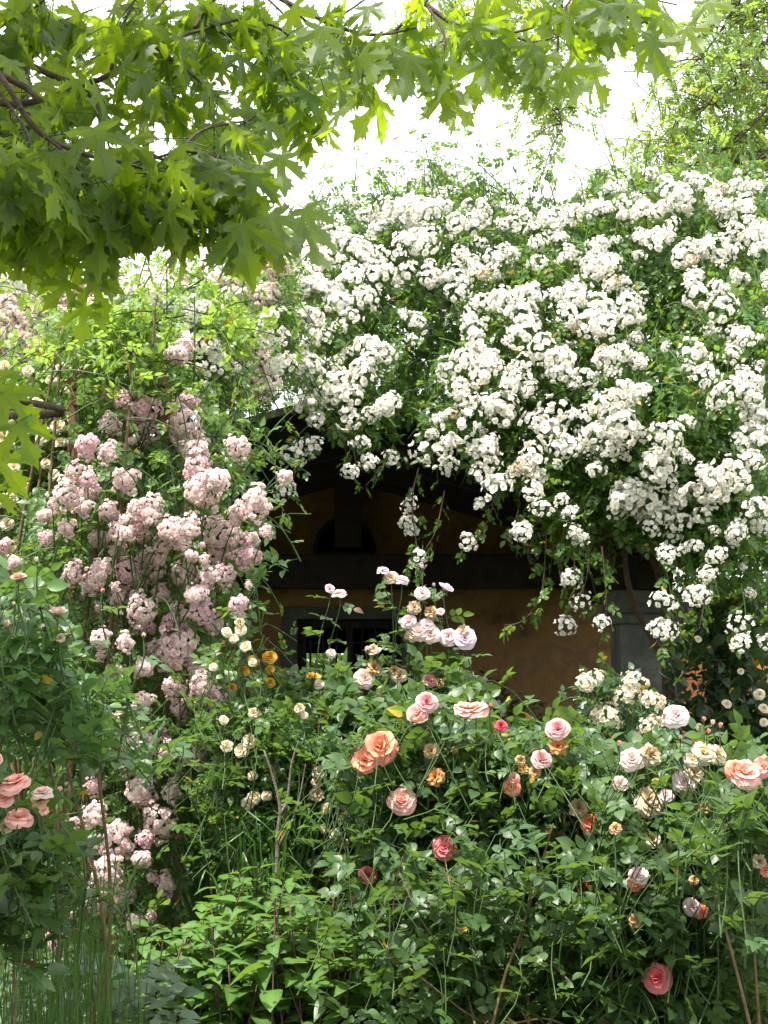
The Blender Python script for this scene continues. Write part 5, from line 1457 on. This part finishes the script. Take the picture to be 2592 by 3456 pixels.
# right white and pink rose
rose_bush('rose_bush', 'rose bush with pale pink bloom and browning white ones before the grey column',
          S([(1320, 1650), (1400, 1600), (1520, 1590), (1640, 1620), (1680, 1640), (1680, 1830), (1400, 1830), (1300, 1760)]), (3.6, 4.3), 210, 906,
          I([(1460, 1547, 92, 'full', PPALE), (1437, 1552, 30, 'bud', PSALMON), (1520, 1560, 28, 'bud', PSALMON), (1540, 1568, 32, 'bud', PBLUSH), (1528, 1585, 28, 'bud', PSALMON), (1555, 1572, 28, 'bud', PSALMON), (1337, 1612, 30, 'bud', PSALMON), (1365, 1640, 86, 'full', PBLUSH), (1405, 1630, 90, 'faded', PFADE), (1520, 1625, 90, 'open', PCREAM), (1550, 1630, 80, 'open', PCREAM), (1495, 1640, 60, 'open', PCREAM), (1500, 1670, 80, 'faded', PFADE), (1478, 1688, 86, 'full', PPALE), (1470, 1600, 30, 'bud', PCREAM),
             (1405, 1735, 112, 'open', PFADE), (1400, 1720, 80, 'faded', PFADE), (1438, 1718, 56, 'open', PPALE), (1520, 1745, 56, 'faded', PRUST), (1412, 1815, 60, 'cup', PCREAM), (1340, 1695, 60, 'cup', PBLUSH)], 3.8), size=.10, bdz=.35, group='rose bushes in the bed')
rose_bush('rose_bush', 'rose bush with one very large apricot and coral open bloom',
          S([(1560, 1680), (1680, 1640), (1680, 1830), (1560, 1830)]), (2.9, 3.3), 34, 907,
          I([(1610, 1668, 120, 'open', PAPRICOT), (1590, 1662, 84, 'open', PCORAL), (1650, 1655, 90, 'faded', PAPRICOT), (1640, 1860, 60, 'faded', PFADE), (1655, 1880, 50, 'open', PCORAL)], 3.05), size=.112, cane_n=3, cane_rad=.005, group='rose bushes in the bed')
# low front right
rose_bush('rose_bush', 'leafy low rose bush with one deep pink bloom near the ground',
          S([(1240, 1850), (1350, 1800), (1500, 1780), (1680, 1800), (1680, 2260), (1420, 2240), (1300, 2100), (1220, 1980)]), (3.4, 4.1), 260, 908,
          I([(1418, 2112, 108, 'open', PREDPINK), (1380, 1890, 76, 'open', PPALE), (1375, 1905, 70, 'faded', PCORAL), (1497, 1958, 70, 'open', PPALE), (1515, 1968, 60, 'faded', PCORAL), (1370, 1990, 60, 'faded', PBROWN), (1400, 1640, 10, 'bud', PBLUSH), (1330, 1790, 50, 'faded', PBROWN), (1500, 1900, 40, 'faded', PBROWN)], 3.5), size=.098, bdz=.3, cane_n=8, cane_rad=.006, group='rose bushes in the bed')
# front middle, twiggy
def twiggy(st, L, r, b):
    for path, rad in (([(1030, 2230), (1000, 2100), (980, 1960), (960, 1850)], .007), ([(1060, 2230), (1090, 2110), (1130, 2000), (1160, 1900), (1195, 1780)], .009), ([(1150, 2230), (1100, 2150), (940, 2030), (860, 1880)], .007), ([(900, 2200), (860, 2080), (850, 1950), (870, 1850)], .006), ([(1230, 2120), (1150, 2040), (1060, 1960), (940, 1880)], .006), ([(1240, 2230), (1180, 2200), (1050, 2210), (920, 2120), (850, 2060)], .007), ([(1120, 2050), (1140, 1960), (1150, 1870)], .007), ([(1300, 2230), (1280, 2100), (1270, 1980), (1230, 1880)], .007)):
        pth = smooth_path([Q(u, v, 3.6 + r.uniform(-.1, .1)) for u, v in path], 16); st.tube(pth, np.linspace(rad * .5, rad * .2, 16), 6, 1)
        if path[0][1] > 2200:
            lo = pth[0]; st.tube(smooth_path([lo, lo * (1, 1, .5), lo * (1, 1, 0) + (0, .05, -.04)], 6), np.full(6, rad), 6, 1)
rose_bush('rose_bush', 'twiggy rose bush with sparse leaves and bare brown canes',
          S([(720, 1880), (850, 1780), (1000, 1760), (1180, 1800), (1280, 1880), (1240, 2060), (1100, 2160), (900, 2120), (760, 2020)]), (3.5, 4.2), 150, 909, [], size=.10, extra=twiggy, stem2=M_TWIG, group='rose bushes in the bed')
# dark back fill of the bed
rose_bush('rose_bush', 'flowerless glossy rose bush filling the bed before the porch', S([(640, 1590), (1000, 1560), (1300, 1620), (1500, 1650), (1660, 1660), (1660, 1800), (640, 1800)]), (4.7, 5.4), 330, 910, [], size=.12, lm=M_LEAF_BLUE, tm=ROSE5F, cane_n=14, group='rose bushes in the bed')
# left foreground bush with pale buds
rose_bush('rose_bush', 'rose bush with two half open blush buds and broad bluish leaves',
          S([(-60, 1290), (60, 1270), (110, 1330), (160, 1440), (240, 1500), (390, 1560), (250, 1580), (120, 1540), (-60, 1520)]), (3.1, 3.7), 85, 911,
          I([(40, 1250, 60, 'cup', PSALMON, 'side'), (125, 1325, 66, 'cup', PBLUSH, 'side'), (80, 1215, 30, 'bud', PCREAM), (220, 1282, 28, 'bud', PSALMON), (310, 1378, 28, 'bud', PCREAM), (130, 1378, 36, 'faded', PFADE), (90, 1360, 30, 'bud', PCREAM), (60, 1345, 26, 'bud', PCREAM), (30, 1310, 26, 'bud', PCREAM), (15, 1345, 26, 'faded', PFADE)], 3.1), lm=M_LEAF_MID, size=.105, length=.17, cane_n=4, base_u=120, group='rose bushes in the bed')
# coral spray at the very left edge
rose_bush('rose_bush', 'rose bush with salmon pink open blooms and browned ones above the rushes',
          S([(-80, 1700), (30, 1680), (80, 1720), (100, 1800), (60, 1880), (-80, 1900)]), (2.7, 3.0), 30, 912,
          I([(32, 1690, 110, 'open', PSALMON, 'side'), (8, 1725, 76, 'open', PAPRICOT, 'side'), (42, 1765, 100, 'open', PSALMON, 'side'), (92, 1712, 76, 'open', PBLUSH, 'side'), (85, 1728, 66, 'faded', PBROWN), (130, 1714, 34, 'bud', PROSE), (12, 1785, 60, 'faded', PFADE), (95, 1750, 40, 'faded', PAPRICOT), (-10, 1640, 50, 'open', PSALMON)], 2.8), size=.112, cane_n=3, cane_rad=.005, base_u=-60, group='rose bushes in the bed')

# ================================================================== SPOTTED-LEAF SHRUBS (low)
def spotted(label, poly, Y, n, seed):
    r = rr(seed); us = [p[0] for p in poly]; Ym = sum(Y) / 2
    b = P((min(us) + max(us)) / 2, 2250, Ym); b[2] = 0
    t = thing('spotted_shrub', label, 'shrub', b, 'low spotted shrubs')
    st = MB(); mb = MB(); L = Leaves(SPOT, r)
    uv = sample_poly(poly, n, r); tips = PV(uv[:, 0], uv[:, 1], r.uniform(Y[0], Y[1], n))
    for tp in tips:
        d = unit(np.array((r.normal(0, .28), r.normal(-.1, .25), 1))); ln = r.uniform(.25, .45)
        s0 = tp - d * ln
        g_ = np.array((s0[0] * .6 + b[0] * .4, s0[1], 0.0)) if s0[2] > .1 else s0
        pts = smooth_path([np.minimum(s0, s0) if s0[2] < .05 else np.array((s0[0], s0[1], max(0, s0[2] - .25))), s0, tp], 7)
        st.tube(pts, np.linspace(.004, .002, 7), 4)
        q = tp; ph = r.uniform(0, 3)
        for lev in range(5):
            c = tp - d * lev * .062
            for s in (0, PI):
                a = ph + s + lev * PI / 2
                dd = np.array((math.cos(a), math.sin(a), .35 - .16 * lev + r.normal(0, .12)))
                L.add(c, unit(dd), np.array((r.normal(0, .2), r.normal(-.1, .2), 1.0)), (.060 + .014 * min(lev, 3)) * r.uniform(.8, 1.2))
    st.build('stems', M_TWIG_RED, t); leaves_later(L, 'foliage', M_LEAF_SPOT, t)
spotted('low shrub with pointed spotted leaves under the grey gnarled stem', S([(430, 1930), (560, 1870), (720, 1950), (760, 2060), (700, 2230), (420, 2260), (380, 2080)]), (4.0, 4.6), 170, 920)
spotted('low shrub with pointed spotted leaves beneath the twiggy rose', S([(700, 2040), (850, 1990), (1000, 2080), (1100, 2160), (1120, 2270), (700, 2270)]), (3.8, 4.4), 150, 921)
spotted('low shrub with pointed spotted leaves beneath the deep pink bloom', S([(1100, 2150), (1250, 2080), (1420, 2060), (1680, 2080), (1680, 2280), (1100, 2280)]), (3.7, 4.3), 170, 922)
spotted('low spotted leaf shrub just behind the rushes', S([(200, 2060), (330, 1990), (430, 2030), (430, 2260), (220, 2260)]), (4.0, 4.5), 60, 923)

# iris-like strap leaves in the dark middle
r = rr(930)
def strap(label, u0, u1, v0, v1, Y, n, seed):
    r = rr(seed); b = P((u0 + u1) / 2, v1, Y); b[2] = 0
    mb = MB()
    for k in range(n):
        s0 = np.array((b[0] + r.uniform(-.5, .5) * (u1 - u0) * Y / FPX, Y + r.uniform(-.15, .15), -.02))
        top = P(r.uniform(u0, u1), r.uniform(v0, v1), Y); e = top + np.array((r.normal(0, .08), r.normal(-.05, .08), 0))
        pts = smooth_path([s0, (s0 + e) / 2 + np.array((0, 0, .08)), e, e + np.array((r.normal(0, .08), -.03, -.06))], 9)
        w = np.linspace(.007, .001, 9); sd = unit(np.array((r.normal(0, 1), r.normal(0, .5), 0)))
        V = np.stack((pts - sd * w[:, None], pts + sd * w[:, None] + (0, 0, .0008)), 1).reshape(-1, 3)
        i = np.arange(8) * 2
        mb.raw(V, np.stack((i, i + 1, i + 3, i + 2), -1).reshape(-1), [4] * 8, [0] * 8)
    o = mb.build('strap_leaf_clump', M_IRIS, origin=b); tag(o, label, 'plant')
strap('tall clump of narrow strap leaves beside the grey gnarled stem', 850, 980, 2720, 2950, 4.7, 60, 931)
strap('dark clump of strap leaves in the gap behind the pink rambler', 600, 850, 2750, 3000, 5.6, 90, 932)

# rushes at the lower left
r = rr(940); mb = MB()
for k in range(250):
    u = r.uniform(-60, 380) if r.random() < .8 else r.uniform(-60, 520); Y = r.uniform(3.0, 3.8)
    top = P(u, r.uniform(2900, 3500) - (180 if r.random() < .15 else 0), Y); s0 = np.array((top[0] * .97 + r.normal(0, .06), Y + r.normal(0, .05), -.02))
    pts = smooth_path([s0, (s0 + top) / 2 + r.normal(0, .02, 3), top + (r.normal(0, .02), 0, 0), top + (r.normal(0, .05), r.normal(0, .04), -.03 + r.uniform(0, .06))], 7)
    mb.tube(pts, np.linspace(.0022, .0006, 7), 3, 0, False)
    if r.random() < .12:
        q = pts[5]; n = 12
        mb.inst(SMALL[0], q + r.normal(0, .010, (n, 3)), face_frames(n, (0, 0, 1), .8, r), r.uniform(.008, .014, n), 1)
o = mb.build('rush_grass', [M_GRASS, M_GRASS]); o['kind'] = 'stuff'
# silvery ground cover
r = rr(950); L = Leaves(SMALL, r)
for k in range(900):
    p = P(r.uniform(-100, 900), 2250, r.uniform(4.2, 6.2)); p[2] = r.uniform(.05, .26)
    L.add(p, unit(np.array((r.normal(), r.normal(), .2))), np.array((r.normal(0, .3), r.normal(-.2, .3), 1)), r.uniform(.05, .075))
for k in range(420):
    p = P(r.uniform(-50, 620), r.uniform(3250, 3500), r.uniform(3.5, 4.1))
    L.add(p, unit(np.array((r.normal(), r.normal(), .2))), np.array((r.normal(0, .3), r.normal(-.3, .3), 1)), r.uniform(.04, .065))
mb = MB(); L.into(mb); o = mb.build('silvery_ground_cover', M_LEAF_SILVER); o['kind'] = 'stuff'
# dark undergrowth mass on the soil
r = rr(960); L = Leaves(OVAL, r)
for k in range(4200):
    Y = r.uniform(4.4, 8.2); p = P(r.uniform(-150, 2750), 2250, Y); p[2] = abs(r.normal(.12, .16))
    L.add(p, unit(np.array((r.normal(), r.normal(), .3))), np.array((r.normal(0, .4), r.normal(-.2, .4), 1)), r.uniform(.06, .10))
mb = MB(); L.into(mb); o = mb.build('undergrowth', M_LEAF_PINK); o['kind'] = 'stuff'

# pale bamboo stake among the twiggy canes
M_BAMBOO = surf_mat('bamboo', [(0.3, (0.42, 0.30, 0.14)), (0.7, (0.58, 0.44, 0.24))], 18, 0.6, 0.2)
a = P(1785, 3440, 3.9); b = P(1738, 3060, 3.9); k_ = (a - b) / (a[2] - b[2]); g0 = b + k_ * (0 - b[2])
mb = MB(); mb.tube(np.linspace(g0 - k_ * .03, b, 12), [.0095, .0085] * 6, 8)
tag(mb.build('bamboo_stake', M_BAMBOO, origin=g0), 'pale bamboo stake leaning among the bare brown canes', 'plant stake')

for L_, nm_, mt_, pa_ in LATER:
    mb = MB(); L_.into(mb); mb.build(nm_, mt_, pa_)
